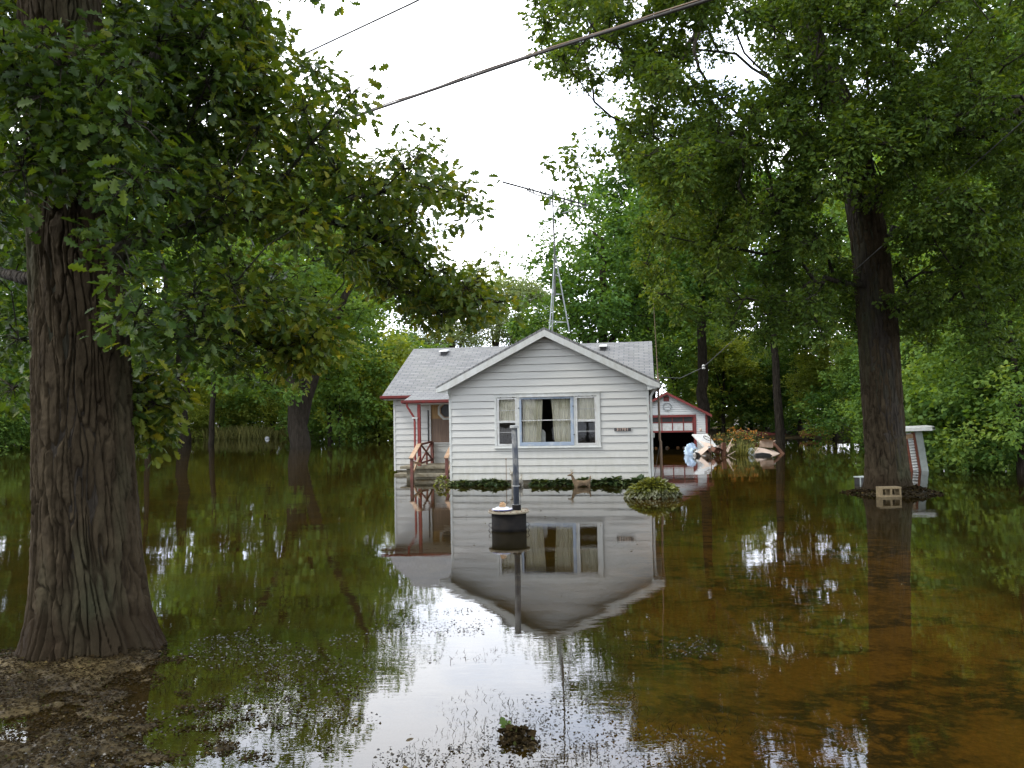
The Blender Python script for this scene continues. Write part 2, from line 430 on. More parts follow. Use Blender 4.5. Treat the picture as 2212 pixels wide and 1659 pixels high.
def ground_mat():
    m, n, l, p = mat('ground_soil')
    v = coords(n, l)
    f = noise(n, l, v, 1.1, 6, .6); g = noise(n, l, v, 22, 5, .7)
    dark = ramp(n, l, g, [(.35, (.016,.012,.006)), (.55, (.040,.028,.012)), (.75, (.036,.040,.012))])
    sand = ramp(n, l, g, [(.3, (.13,.086,.026)), (.7, (.31,.195,.060))])
    # the submerged gravel drive runs from the road at the right towards the oak and the garage
    a = n.new('ShaderNodeAttribute'); a.attribute_name = 'drive'
    nn = N(n, 'ShaderNodeTexNoise', Scale=1.25, Detail=7, Roughness=.66, Distortion=.15); l.new(coords(n, l, (1, 1.25, 1)), nn.inputs['Vector'])
    n2 = N(n, 'ShaderNodeTexNoise', Scale=3.1, Detail=6, Roughness=.7, Distortion=.1); l.new(coords(n, l, (1, 1.2, 1), loc=(4, 2, 0)), n2.inputs['Vector'])
    w1 = ramp(n, l, nn.outputs['Fac'], [(.44, (0,0,0)), (.49, (1,1,1)), (.51, (1,1,1)), (.56, (0,0,0))])
    w2 = ramp(n, l, n2.outputs['Fac'], [(.49, (0,0,0)), (.66, (.9,.9,.9))])
    wisps = mixc(n, l, 1.0, w1, w2, 'ADD')
    wm = n.new('ShaderNodeMath'); wm.operation = 'MULTIPLY'; l.new(wisps, wm.inputs[0]); l.new(ramp(n, l, noise(n, l, v, .8, 4), [(.36, (.1,.1,.1)), (.60, (1,1,1))]), wm.inputs[1])
    sand2 = mixc(n, l, wm.outputs[0], sand, (.014,.011,.006))
    ed = n.new('ShaderNodeMath'); ed.operation = 'MULTIPLY_ADD'; ed.inputs[1].default_value = .9; ed.inputs[2].default_value = -.45; l.new(f, ed.inputs[0])
    ed2 = n.new('ShaderNodeMath'); ed2.operation = 'ADD'; ed2.use_clamp = True; l.new(a.outputs['Fac'], ed2.inputs[0]); l.new(ed.outputs[0], ed2.inputs[1])
    edr = ramp(n, l, ed2.outputs[0], [(.3, (0,0,0)), (.7, (1,1,1))])
    lawn = mixc(n, l, ramp(n, l, f, [(.44, (0,0,0)), (.60, (1,1,1))]), dark, (.085,.060,.021))
    l.new(mixc(n, l, edr, lawn, sand2), p.inputs['Base Color'])
    p.inputs['Roughness'].default_value = .75; p.inputs['Specular IOR Level'].default_value = .25
    bump(n, l, g, p, .6, .02)
    return m

def siding_mat(name, base, dirt, zlo):
    m, n, l, p = mat(name)
    v = coords(n, l); f = noise(n, l, coords(n, l, (.3, 1, 5.3)), 2.2, 6, .65)
    c = ramp(n, l, f, [(.2, tuple(x*.93 for x in base)), (.55, base)])
    sx = n.new('ShaderNodeSeparateXYZ'); l.new(v, sx.inputs[0])
    z = N(n, 'ShaderNodeMapRange'); z.inputs[1].default_value = zlo; z.inputs[2].default_value = 0.05; l.new(sx.outputs['Z'], z.inputs[0])
    sp = noise(n, l, coords(n, l, (1, 1, .35)), 7, 5, .7); mu = n.new('ShaderNodeMath'); mu.operation = 'MULTIPLY'
    l.new(z.outputs[0], mu.inputs[0]); l.new(ramp(n, l, sp, [(.3, (.1,.1,.1)), (.75, (.8,.8,.8))]), mu.inputs[1])
    l.new(mixc(n, l, mu.outputs[0], c, dirt), p.inputs['Base Color'])
    p.inputs['Roughness'].default_value = .5; p.inputs['Specular IOR Level'].default_value = .3
    return m
def shingle_mat(name, swap):
    m, n, l, p = mat(name)
    t = n.new('ShaderNodeTexCoord'); s = n.new('ShaderNodeSeparateXYZ'); cb = n.new('ShaderNodeCombineXYZ'); l.new(t.outputs['Object'], s.inputs[0])
    l.new(s.outputs['Y' if swap else 'X'], cb.inputs[0])
    mu = n.new('ShaderNodeMath'); mu.operation = 'MULTIPLY'; mu.inputs[1].default_value = 1.13; l.new(s.outputs['X' if swap else 'Y'], mu.inputs[0]); l.new(mu.outputs[0], cb.inputs[1])
    br = N(n, 'ShaderNodeTexBrick', Scale=1.0); l.new(cb.outputs[0], br.inputs['Vector'])
    br.inputs['Color1'].default_value = (.150,.148,.144,1); br.inputs['Color2'].default_value = (.215,.212,.207,1); br.inputs['Mortar'].default_value = (.085,.092,.10,1)
    br.inputs['Brick Width'].default_value = .33; br.inputs['Row Height'].default_value = .135; br.inputs['Mortar Size'].default_value = .013; br.inputs['Mortar Smooth'].default_value = .2
    f = noise(n, l, coords(n, l), 60, 3, .7)
    f2 = noise(n, l, coords(n, l), 1.3, 4, .6)
    c = mixc(n, l, .55, br.outputs['Color'], ramp(n, l, f, [(.3, (.55,.55,.55)), (.7, (1.1,1.1,1.1))]), 'MULTIPLY')
    c = mixc(n, l, ramp(n, l, f2, [(.45, (0,0,0)), (.75, (.35,.35,.35))]), c, (.2,.2,.17))
    l.new(c, p.inputs['Base Color']); p.inputs['Roughness'].default_value = .9
    iv = n.new('ShaderNodeMath'); iv.operation = 'SUBTRACT'; iv.inputs[0].default_value = 1; l.new(br.outputs['Fac'], iv.inputs[1])
    bump(n, l, iv.outputs[0], p, .7, .012); return m
def glass_mat():
    m, n, l, p = mat('window_glass'); n.remove(p)
    fr = N(n, 'ShaderNodeFresnel', IOR=1.5); gl = N(n, 'ShaderNodeBsdfGlossy', Roughness=.02); tr = n.new('ShaderNodeBsdfTransparent'); tr.inputs['Color'].default_value = (.93,.94,.92,1)
    bp = N(n, 'ShaderNodeBump', Strength=.05, Distance=.02); l.new(noise(n, l, coords(n, l), 2.5, 2), bp.inputs['Height']); l.new(bp.outputs[0], gl.inputs['Normal'])
    ms = n.new('ShaderNodeMixShader'); l.new(fr.outputs[0], ms.inputs[0]); l.new(tr.outputs[0], ms.inputs[1]); l.new(gl.outputs[0], ms.inputs[2])
    l.new(ms.outputs[0], n['Material Output'].inputs['Surface']); return m

M['water'] = water_mat(); M['ground'] = ground_mat(); M['glass'] = glass_mat()
M['siding'] = siding_mat('white_siding', (.50,.495,.462), (.32,.305,.235), 1.25)
M['siding_old'] = siding_mat('weathered_siding', (.54,.545,.53), (.30,.26,.20), .9)
M['shingle'] = shingle_mat('grey_shingles', False); M['shingle_x'] = shingle_mat('grey_shingles_cross', True)
M['white'] = simple('white_paint', (.56,.57,.56), (.43,.42,.39), .5, 9)
M['trim'] = simple('cream_trim', (.56,.575,.555), (.45,.45,.41), .55, 7, stretch=(1,1,.4))
M['blue'] = simple('blue_paint', (.27,.325,.40), (.40,.43,.45), .5, 5, lo=.35, hi=.5)
M['red'] = simple('barn_red_paint', (.20,.030,.028), (.13,.035,.03), .6, 10)
M['redpost'] = simple('peeling_red_paint', (.21,.04,.035), (.40,.33,.30), .65, 14, lo=.26, hi=.36, stretch=(1,1,.35))
M['rail'] = simple('faded_rail_wood', (.30,.18,.11), (.42,.30,.20), .7, 10)
M['railred'] = simple('brown_red_rail', (.19,.06,.045), (.10,.05,.04), .7, 10)
M['concrete'] = simple('concrete', (.27,.245,.18), (.15,.125,.08), .85, 8, bmp=.4)
M['block'] = simple('tan_concrete_block', (.25,.19,.105), (.16,.12,.065), .9, 18, bmp=.3)
M['bamboo'] = None
M['dark'] = simple('dark_interior', (.02,.018,.016), (.012,.011,.01), .9, 3)
M['curtain'] = simple('cream_curtain', (.80,.76,.60), (.68,.64,.50), .85, 3, stretch=(6,1,.5))
M['room'] = simple('room_wall', (.10,.09,.075), (.06,.055,.05), .9, 2)
M['black'] = simple('black_plastic', (.018,.018,.019), (.03,.028,.026), .45, 6, spec=.4)
M['rubber'] = simple('dirty_black_ring', (.008,.008,.008), (.016,.014,.012), .8, 7, spec=.08)
M['lid'] = simple('tan_lid', (.25,.22,.16), (.15,.125,.085), .8, 12)
M['pipe'] = simple('worn_grey_pipe', (.17,.17,.16), (.035,.042,.055), .6, 9, lo=.46, hi=.66, stretch=(1,1,.5))
M['pipecap'] = simple('pale_pipe_cap', (.42,.43,.42), (.24,.24,.23), .7, 14)
M['plate'] = simple('white_plate', (.72,.72,.74), (.55,.55,.6), .3, 8)
M['plateblue'] = simple('blue_plate_rim', (.10,.10,.28), (.16,.16,.34), .3, 8)
M['shell'] = simple('tan_shell', (.40,.28,.16), (.28,.16,.08), .7, 20)
M['steel'] = simple('galvanised_steel', (.42,.45,.46), (.30,.32,.32), .45, 20, metal=.4)
M['rust'] = simple('rusty_steel', (.16,.115,.085), (.22,.15,.10), .65, 18)
M['aerial'] = simple('weathered_aluminium', (.07,.072,.072), (.11,.11,.105), .55, 20)
M['cable'] = simple('cable_sheath', (.022,.02,.019), (.04,.034,.03), .6, 12)
M['wire'] = simple('grey_wire', (.10,.10,.095), (.06,.06,.06), .5, 12)
M['card'] = simple('soaked_cardboard', (.44,.34,.26), (.30,.21,.15), .85, 4)
M['pink'] = simple('pinkish_panel', (.62,.50,.42), (.50,.38,.30), .8, 3)
M['brown'] = simple('brown_wood', (.17,.075,.04), (.10,.045,.03), .7, 8, stretch=(.5,3,3))
M['plank'] = simple('orange_lumber', (.42,.20,.07), (.28,.12,.05), .75, 6)
M['tarp'] = simple('blue_tarp', (.25,.38,.55), (.45,.55,.66), .45, 5, bmp=.5)
M['rope'] = simple('dark_coil', (.05,.045,.05), (.09,.08,.08), .6, 9)
M['deer'] = simple('brown_deer_paint', (.20,.135,.075), (.10,.07,.04), .7, 7)
M['deerpale'] = simple('pale_deer_paint', (.40,.37,.30), (.25,.23,.19), .7, 9)
M['antler'] = simple('antler', (.36,.30,.20), (.25,.2,.14), .7, 12)
M['rustpaint'] = simple('rust_brown_paint', (.20,.062,.028), (.12,.035,.02), .6, 8)
M['greypanel'] = simple('grey_white_panel', (.42,.45,.43), (.30,.33,.30), .6, 6)
M['number'] = simple('copper_digits', (.55,.42,.34), (.42,.30,.24), .45, 20)
M['numplate'] = simple('dark_number_plate', (.05,.05,.055), (.08,.075,.07), .5, 12)
def bamboo_mat():
    m, n, l, p = mat('brown_cane_blind')
    v = coords(n, l, (1, 1, .05)); f = noise(n, l, v, 26, 4, .6); z = n.new('ShaderNodeSeparateXYZ'); l.new(coords(n, l), z.inputs[0])
    hi = ramp(n, l, f, [(.3, (.22,.13,.05)), (.7, (.36,.22,.09))]); lo = ramp(n, l, f, [(.3, (.10,.065,.045)), (.7, (.19,.125,.085))])
    mr = N(n, 'ShaderNodeMapRange'); mr.inputs[1].default_value = 1.72; mr.inputs[2].default_value = 1.76; l.new(z.outputs['Z'], mr.inputs[0])
    l.new(mixc(n, l, mr.outputs[0], lo, hi), p.inputs['Base Color']); p.inputs['Roughness'].default_value = .7
    return m
M['bamboo'] = bamboo_mat()

# ------------------------------------------------------------------ the setting: ground and water
OAK_L = (-3.28, 6.25); OAK_R = (7.95, 17.0)
def ground_z(x, y):
    x = np.asarray(x, float); y = np.asarray(y, float)
    z = -.27 + .07*(fbm(x*.35, y*.35, 3, 2)-.5)
    near = 1.0*sstep(8.5, 4.2, y)*sstep(2.6, -.6, x)*sstep(-30, -12, x)
    z = z*(1-near) + (-.034)*near
    z = z + .044*sstep(-1.35, -3.0, x - .19*(6.4-y)*.8 + .9*(fbm(x*1.3, y*1.3, 4, 4)-.5))*sstep(7.7, 6.2, y)*sstep(-14, -7, x)
    z = z + .14*np.exp(-((x-OAK_L[0])**2+(y-OAK_L[1])**2)/.75)
    z = z + .46*np.exp(-((x-OAK_R[0]-.05)**2+(y-OAK_R[1]+.05)**2*1.25)/1.5)
    z = z + .10*np.exp(-((x+.03)**2+((y-4.42)*1.1)**2)/.011) + .07*np.exp(-((x-.07)**2+(y-4.30)**2)/.006) + .07*np.exp(-((x+.10)**2+(y-3.62)**2)/.03)
    mic = (fbm(x*7, y*7, 4, 7)-.5)*(.115*sstep(7.8, 4.5, y)*sstep(1.2, -.4, x)+.012)
    mic = mic + (fbm(x*5, y*5, 4, 9)-.5)*.10*np.exp(-((x-OAK_R[0])**2+(y-OAK_R[1])**2)/3)
    z = z + mic
    land = np.maximum(np.maximum(sstep(84, 97, y+6*fbm(x*.08, y*0, 2, 3)), sstep(50, 60, y)*sstep(7, 11, x)), sstep(16.5, 19, x-.12*(y-25))*sstep(18, 22, y))
    land = np.maximum(land, sstep(-44, -52, x))
    return z + land*(.55+.5*fbm(x*.2, y*.2, 3, 5))
def axis(lo, fine0, fine1, hi, df, nout):
    t = np.linspace(0, 1, nout)[1:]
    a = fine0-(fine0-lo)*t**2.6; b = fine1+(hi-fine1)*t**2.6
    return np.concatenate([a[::-1], np.arange(fine0, fine1+1e-6, df), b])
gx = axis(-420, -4.6, 2.2, 420, .025, 90); gy = axis(-200, 2.6, 8.2, 620, .025, 110)
X, Y = np.meshgrid(gx, gy); Z = ground_z(X, Y)
gm = grid_mesh('ground', X, Y, Z)
dc = 1.75+.165*Y; dr = sstep(2.6, 1.3, np.abs(X-dc))*sstep(46, 38, Y)
at_ = gm.attributes.new('drive', 'FLOAT', 'POINT'); at_.data.foreach_set('value', dr.astype(np.float32).ravel())
ground = link_mesh('ground', gm, M['ground'], smooth=True); tag(ground, 'dark flooded soil with a submerged tan gravel drive', 'ground', kind='structure')
wm_ = MB(); wm_.add([(-420,-200,0),(420,-200,0),(420,620,0),(-420,620,0)], [(0,1,2,3)])
water = wm_.build('water', M['water']); tag(water, 'still brown flood water covering the whole yard', 'water', kind='structure')

# ------------------------------------------------------------------ house
HO, HYAW, HW = (-1.649, 21.105, 0), R(-9.29), 5.166
house = thing('house', 'small white clapboard house with grey shingle roof standing in flood water', 'house', HO, HYAW)
_hu = np.array([math.cos(HYAW), math.sin(HYAW), 0]); _hv = np.array([-math.sin(HYAW), math.cos(HYAW), 0])
def hplane(x, y, v):                   # house coordinates of a sight line where it meets the plane v
    d = ray(x, y); c = np.array([0, 0, CAM_H])-np.array(HO); t = (v-c@_hv)/(d@_hv); p = c+d*t
    return p@_hu, p[2]
BH, Z0 = .188, .103
def boards(mb, plane, s0, s1, z0, z1, holes=(), lim=None, lip=.023, h=BH, slot=.010):
    """lapped boards; plane(s, z, out) gives the point; lim(z) gives the gable's span"""
    z = z0
    while z < z1-1e-4:
        zt = min(z+h, z1); cuts = sorted({z, zt} | {c for q in holes for c in (q[2], q[3]) if z < c < zt})
        for a, b in zip(cuts, cuts[1:]):
            segs = [(s0, s1)]
            for (h0, h1, hz0, hz1) in holes:
                if hz0-1e-6 <= a and b <= hz1+1e-6:
                    segs = [q for (p, r) in segs for q in ((p, min(r, h0)), (max(p, h1), r)) if q[1]-q[0] > 1e-4]
            for (p, r) in segs:
                A = lim(a) if lim else (p, r); B = lim(b) if lim else (p, r)
                pa, ra, pb, rb = max(p, A[0]), min(r, A[1]), max(p, B[0]), min(r, B[1])
                if ra-pa < .01: continue
                if rb < pb: pb = rb = (pa+ra)/2
                oa = lip*(1-(a-z)/h)+.004; ob = lip*(1-(b-z)/h)+.004
                vs = [plane(pa, a, oa), plane(ra, a, oa), plane(rb, b, ob), plane(pb, b, ob)]
                if a == z:
                    sl_ = a+slot; vs[0] = plane(pa, sl_, oa); vs[1] = plane(ra, sl_, oa)
                    mb.add(vs+[plane(pa, sl_, -.045), plane(ra, sl_, -.045), plane(pa, a-.004, -.045), plane(ra, a-.004, -.045)], [(0,1,2,3), (4,5,1,0), (6,7,5,4)])
                else: mb.add(vs, [(0,1,2,3)])
        z = zt
SL = (4.048-2.596)/(HW/2+.267); APX = 3.90
WIN = (1.196, 3.953, .951, 2.362)
def lim_f(z): w_ = (APX-z)/SL; return (HW/2-w_, HW/2+w_) if z > APX-SL*HW/2 else (0, HW)
mb = MB(); boards(mb, lambda s, z, o: (s, -o, z), 0, HW, Z0, APX-.02, [WIN], lim_f)
fw_ = mb.build('front_wall', M['siding'], house)
mb = MB(); boards(mb, lambda s, z, o: (HW+o, s, z), 0, 10.8, Z0, 2.5)
mb.build('side_wall', M['siding'], house)
mb = MB(); boards(mb, lambda s, z, o: (-o, 4.0-s, z), .0, 4.0, Z0, 2.62); mb.build('side_wall', M['siding'], house)
mb = MB(); boards(mb, lambda s, z, o: (s, 4.0-o, z), -2.81, 0, .12, 2.5, [(-1.62, -.03, .985, 2.27)]); mb.build('wing_wall', M['siding'], house)
mb = MB(); boards(mb, lambda s, z, o: (-2.81-o, 10.8-s, z), 0, 6.8, .12, 4.15, (), lambda z: (0, 6.8) if z < 2.45 else ((z-2.45)/.494, 6.8-(z-2.45)/.494)); mb.build('gable_end_wall', M['siding'], house)
mb = MB(); mb.box((-2.80, 10.78, -.3), (HW-.01, 10.8, 2.5)); mb.build('back_wall', M['siding'], house)
mb = MB(); mb.box((.03, .05, -.35), (HW-.03, 3.98, .125)); mb.box((-2.76, 4.05, -.35), (HW-.03, 10.75, .13)); mb.each('foundation', M['concrete'], house)
cb_ = MB()
for (x, y, zz) in ((0, 0, 2.60), (HW, 0, 2.60), (-2.81, 4.0, 2.45)):
    sx = -1 if x <= 0 else 1
    cb_.box((x-.028, y-.030, .10), (x+.028, y+.03, zz))
cb_.each('corner_trim', M['trim'], house)
# room behind the windows
mb = MB(); a, b = (.06, .07, .16), (HW-.06, 3.85, 2.5)
mb.add([(a[0],a[1],a[2]),(b[0],a[1],a[2]),(b[0],b[1],a[2]),(a[0],b[1],a[2]),(a[0],a[1],b[2]),(b[0],a[1],b[2]),(b[0],b[1],b[2]),(a[0],b[1],b[2])],
       [(0,1,2,3),(7,6,5,4),(2,6,7,3),(1,5,6,2),(3,7,4,0)])
mb.box((.03, .03, 0.15), (1.19, .045, 2.5)); mb.box((3.96, .03, .15), (HW-.03, .045, 2.5)); mb.box((1.19, .03, .15), (3.96, .045, .94)); mb.box((1.19, .03, 2.37), (3.96, .045, 2.5))
mb.build('inner_room', M['room'], house)
# roofs
def main_roof():
    z = lambda v: 2.48+(v-3.6)*(4.279-2.48)/(7.24-3.6)
    top = [(3.6, 2.48), (7.24, 4.279), (10.88, 2.48)]; bot = [(10.88, 2.39), (7.24, 4.18), (3.6, 2.39)]
    return MB().prism(top+bot, 'x', -3.1, 5.40)
roof = main_roof().build('main_roof', M['shingle'], house)
APT = 4.048; EV = HW/2+.30
fr = MB().prism([(HW/2-EV, APT-SL*EV), (HW/2, APT), (HW/2+EV, APT-SL*EV), (HW/2+EV, APT-SL*EV-.06), (HW/2, APT-.07), (HW/2-EV, APT-SL*EV-.06)], 'y', -.30, 6.75)
fr.build('front_roof', M['shingle_x'], house)
tr_ = MB()
for s in (-1, 1):
    C_ = HW/2
    tr_.prism([(C_, APT-.068), (C_+s*EV, APT-SL*EV-.055), (C_+s*EV, APT-SL*EV-.16), (C_+s*(HW/2+.02), APT-SL*(HW/2+.02)-.235), (C_, APT-.235)][::-s], 'y', -.302, -.27)
    tr_.prism([(C_+s*EV, APT-SL*EV-.058), (C_+s*(HW/2-.004), APT-SL*HW/2-.10), (C_+s*(HW/2-.004), APT-SL*EV-.21), (C_+s*EV, APT-SL*EV-.155)][::-s], 'y', -.268, -.022)
tr_.each('rake_trim', M['trim'], house)
so_ = MB()
for s in (-1, 1):
    C_ = HW/2
    so_.prism([(C_, APT-.075), (C_+s*(EV-.02), APT-SL*(EV-.02)-.064), (C_+s*(EV-.02), APT-SL*(EV-.02)-.085), (C_, APT-.10)][::-s], 'y', -.265, 3.6)
so_.each('soffit', M['trim'], house)
pr = MB().prism([(2.50, 2.30), (3.05, 2.41), (3.80, 2.60), (3.80, 2.54), (3.05, 2.35), (2.50, 2.25)], 'x', -2.06, -.03)
pr.build('porch_roof', M['shingle'], house)
g = MB(); g.prism([(3.50, 2.40), (3.60, 2.385), (3.61, 2.485), (3.47, 2.49), (3.48, 2.42)], 'x', -3.12, -2.06)
g.prism([(2.40, 2.22), (2.50, 2.205), (2.51, 2.30), (2.37, 2.31), (2.38, 2.24)], 'x', -2.09, -.032); g.each('gutter', M['red'], house)
g = MB(); g.box((-3.05, 3.62, 2.36), (-2.08, 3.98, 2.375)); g.box((-2.04, 2.52, 2.19), (-.03, 3.97, 2.205)); g.each('eave_soffit', M['white'], house)
g = MB(); g.box((HW+.09, .05, 2.43), (HW+.33, 3.7, 2.445)); g.box((HW+.31, -.24, 2.42), (HW+.335, 3.7, 2.52)); g.each('eave_soffit', M['trim'], house)
d = MB(); d.tube([(-1.93, 2.44, 2.24), (-1.93, 2.46, 2.13), (-1.73, 2.52, 1.79), (-1.72, 2.54, 1.68), (-1.72, 2.54, .5)], .036, 6); d.build('downspout', M['redpost'], house)
d = MB(); d.box((-1.785, 2.48, 1.755), (-1.62, 2.585, 1.80)); d.build('downspout_strap', M['white'], house)
d = MB(); d.tube([(HW+.20, .10, 2.45), (HW+.17, .06, 2.38), (HW+.075, .03, 2.22), (HW+.07, .03, .06)], .036, 6); d.build('downspout', M['trim'], house)
d = MB(); d.lathe([(.04, 0), (.05, .01), (.05, .12), (.02, .13)], 10, (HW+.10, .12, 1.16)); d.build('electric_box', M['greypanel'], house)
for px_, py_ in ((960, 762), (1303, 750)):
    u_, z_ = hplane(px_, py_, 6.75)
    zz = 2.48+(6.75-3.6)*.4942
    rv = MB(); rv.box((u_-.10, 6.58, zz-.12), (u_+.10, 6.92, zz+.075)); o = rv.build('roof_vent', M['black'], house)
    rc = MB(); rc.add([(u_-.14,6.50,zz+.045),(u_+.14,6.50,zz+.045),(u_+.14,6.97,zz+.12),(u_-.14,6.97,zz+.12),(u_-.12,6.53,zz+.085),(u_+.12,6.53,zz+.085),(u_+.12,6.94,zz+.155),(u_-.12,6.94,zz+.155)],
                      [(3,2,1,0),(4,5,6,7),(0,1,5,4),(1,2,6,5),(2,3,7,6),(3,0,4,7)]); rc.build('vent_cap', M['white'], o)
# window group
UX = lambda X: 1.196+(X-40)*.001723
ZY = lambda Y: 2.362-(Y-105)*.0017
def rect_frame(mb, X0, X1, Y0, Y1, wl, wr, wt, wb, y0, y1):
    u0, u1, z0, z1 = UX(X0), UX(X1), ZY(Y1), ZY(Y0)
    mb.box((u0, y0, z0), (u0+wl, y1, z1)); mb.box((u1-wr, y0, z0), (u1, y1, z1))
    mb.box((u0+wl, y0, z1-wt), (u1-wr, y1, z1)); mb.box((u0+wl, y0, z0), (u1-wr, y1, z0+wb))
mb = MB(); rect_frame(mb, 40, 1640, 105, 935, .062, .09, .10, .045, -.045, .05)
mb.box((UX(388), -.043, ZY(909)), (UX(424), .05, ZY(164))); mb.box((UX(1246), -.043, ZY(909)), (UX(1268), .05, ZY(164)))
mb.box((UX(30), -.075, ZY(945)), (UX(1652), .0, ZY(930))); mb.box((UX(36), -.07, ZY(108)), (UX(1646), -.0, ZY(98)))
casing = mb.build('window_casing', M['trim'], house, bevel=.004)
def pleats(u0, u1, ub0, ub1, z0, z1, y, n=9, amp=.025, seed=0):
    rr = random.Random(seed); ph = [rr.uniform(-.5, .5) for _ in range(n+2)]
    mbx = MB(); nu, nz_ = n*6, 8; vs = []
    for j in range(nz_+1):
        t = j/nz_
        for i in range(nu+1):
            s_ = i/nu; uu = (ub0+(ub1-ub0)*s_)*(1-t**.7) + (u0+(u1-u0)*s_)*t**.7
            k = s_*n; yy = y + amp*math.sin(k*2*math.pi + ph[int(k)]*1.3)*(.65+.35*(1-t)) + amp*.4*math.sin(k*3.7+t*2)
            vs.append((uu, yy, z0+(z1-z0)*t))
    fs = [(j*(nu+1)+i, j*(nu+1)+i+1, (j+1)*(nu+1)+i+1, (j+1)*(nu+1)+i) for j in range(nz_) for i in range(nu)]
    return mbx.add(vs, fs)
def add_pane(name, X0, X1, Y0, Y1, y, parent):
    return MB().add([(UX(X0), y, ZY(Y1)), (UX(X1), y, ZY(Y1)), (UX(X1), y, ZY(Y0)), (UX(X0), y, ZY(Y0))], [(0,1,2,3)]).build(name, M['glass'], parent)
for (a, b, lab, sd) in ((80, 387, 'narrow left sash window', 1), (1269, 1588, 'narrow right sash window', 2)):
    mb = MB(); rect_frame(mb, a, b, 172, 905, .052, .05, .036, .05, -.038, .02)
    mb.box((UX(a+28), -.032, ZY(553)), (UX(b-28), .015, ZY(517)))
    sw = mb.build('sash_window', M['white'], house, bevel=.003)
    mb = MB(); mb.box((UX(a+28), -.022, ZY(364)), (UX(b-28), -.008, ZY(357))); mb.box((UX(a+28), -.022, ZY(700)), (UX(b-28), -.008, ZY(694))); mb.each('glazing_bar', M['white'], sw)
    add_pane('pane', a+29, b-29, 192, 878, -.012, sw)
    pleats(UX(a+26), UX(b-26), UX(a+26), UX(b-26), ZY(530), ZY(190), .10, 6, .018, sd).build('curtain', M['curtain'], sw, smooth=True)
    cl = MB()
    for q in (a+60, b-60): cl.box((UX(q-8), -.055, ZY(168)), (UX(q+8), -.04, ZY(158)))
    cl.each('storm_clip', M['black'], sw)
mb = MB(); rect_frame(mb, 425, 1245, 166, 909, .052, .082, .055, .095, -.052, .03)
pw = mb.build('picture_window', M['blue'], house, bevel=.004)
mb = MB(); mb.box((UX(455), -.035, ZY(527)), (UX(1197), -.01, ZY(514))); mb.build('glazing_bar', M['white'], pw)
mb = MB(); mb.box((UX(415), -.10, ZY(166)), (UX(1240), -.048, ZY(152))); mb.build('drip_cap', M['white'], pw)
add_pane('pane', 456, 1196, 196, 852, -.004, pw)
pleats(UX(462), UX(770), UX(462), UX(728), ZY(870), ZY(188), .13, 7, .03, 5).build('curtain', M['curtain'], pw, smooth=True)
pleats(UX(902), UX(1196), UX(946), UX(1196), ZY(870), ZY(188), .13, 7, .03, 8).build('curtain', M['curtain'], pw, smooth=True)
cl = MB()
for X_, Y_ in ((415, 330), (1240, 315), (1248, 745)): cl.box((UX(X_-9), -.07, ZY(Y_+8)), (UX(X_+9), -.05, ZY(Y_-8)))
cl.each('storm_clip', M['black'], pw)
# number plate
u0, z0 = hplane(1327, 931.5, 0); u1, z1 = hplane(1363, 924, 0)
mb = MB(); mb.box((u0, -.045, z0), (u1, -.024, z1)); npl = mb.build('number_plate', M['numplate'], house, bevel=.003)
cu = bpy.data.curves.new('digits', 'FONT'); cu.body = '31701'; cu.size = (z1-z0)*1.18; cu.align_x = 'CENTER'; cu.align_y = 'CENTER'; cu.extrude = .006; cu.offset = .002; cu.space_character = 1.16
dg = bpy.data.objects.new('digits', cu); COL.objects.link(dg); dg.parent = npl; cu.materials.append(M['number'])
dg.location = (0,0,0); _dm = bpy.data.meshes.new_from_object(dg.evaluated_get(bpy.context.evaluated_depsgraph_get())); bpy.data.objects.remove(dg); dg = bpy.data.objects.new('digits', _dm); COL.objects.link(dg); dg.parent = npl
if not _dm.materials: _dm.materials.append(M['number'])
dg.location = ((u0+u1)/2, -.052, (z0+z1)/2); dg.rotation_euler = (R(90), 0, 0); dg.scale = (1.12, 1, 1)
# porch corner: cane blind, octagon window, deck, steps, rails
mb = MB(); mb.box((-1.60, 4.0, .985), (-.03, 4.02, 2.27)); mb.build('cane_blind', M['bamboo'], house)
mb = MB(); mb.box((-1.66, 3.955, .96), (-1.605, 4.03, 2.28)); mb.box((-1.66, 3.95, .955), (-.03, 4.0, .99)); mb.each('blind_trim', M['white'], house)
mb = MB(); mb.box((-1.705, 3.93, 1.0), (-1.675, 3.975, 2.02)); mb.build('dark_strip', M['black'], house)
def octring(ro, ri, y0, y1, c):
    q = MB(); n = 8
    P = lambda r, y: [(c[0]+r*math.cos(math.pi/8+k*math.pi/4), y, c[1]+r*math.sin(math.pi/8+k*math.pi/4)) for k in range(8)]
    q.add(P(ro, y0)+P(ri, y0)+P(ro, y1)+P(ri, y1), [f for k in range(8) for f in ((k, (k+1)%8, 8+(k+1)%8, 8+k), (k+16, k+24, (k+1)%8+24, (k+1)%8+16), (k, k+16, (k+1)%8+16, (k+1)%8), (k+8, (k+1)%8+8, (k+1)%8+24, k+24))])
    return q
oc = (-1.075, 1.995)
ow = octring(.315, .245, 3.93, 3.998, oc).build('octagon_window', M['trim'], house)
octring(.244, .215, 3.945, 3.998, oc).build('inner_frame', M['rail'], ow)
MB().add([(oc[0]+.216*math.cos(math.pi/8+k*math.pi/4), 3.985, oc[1]+.216*math.sin(math.pi/8+k*math.pi/4)) for k in range(8)], [tuple(range(8))]).build('pane', M['black'], ow)
mb = MB(); mb.box((-2.16, 2.42, .26), (-.04, 3.97, .345)); mb.box((-2.0, 2.55, -.3), (-.05, 3.9, .26))
porch = mb.build('porch', M['concrete'], house, bevel=.01)
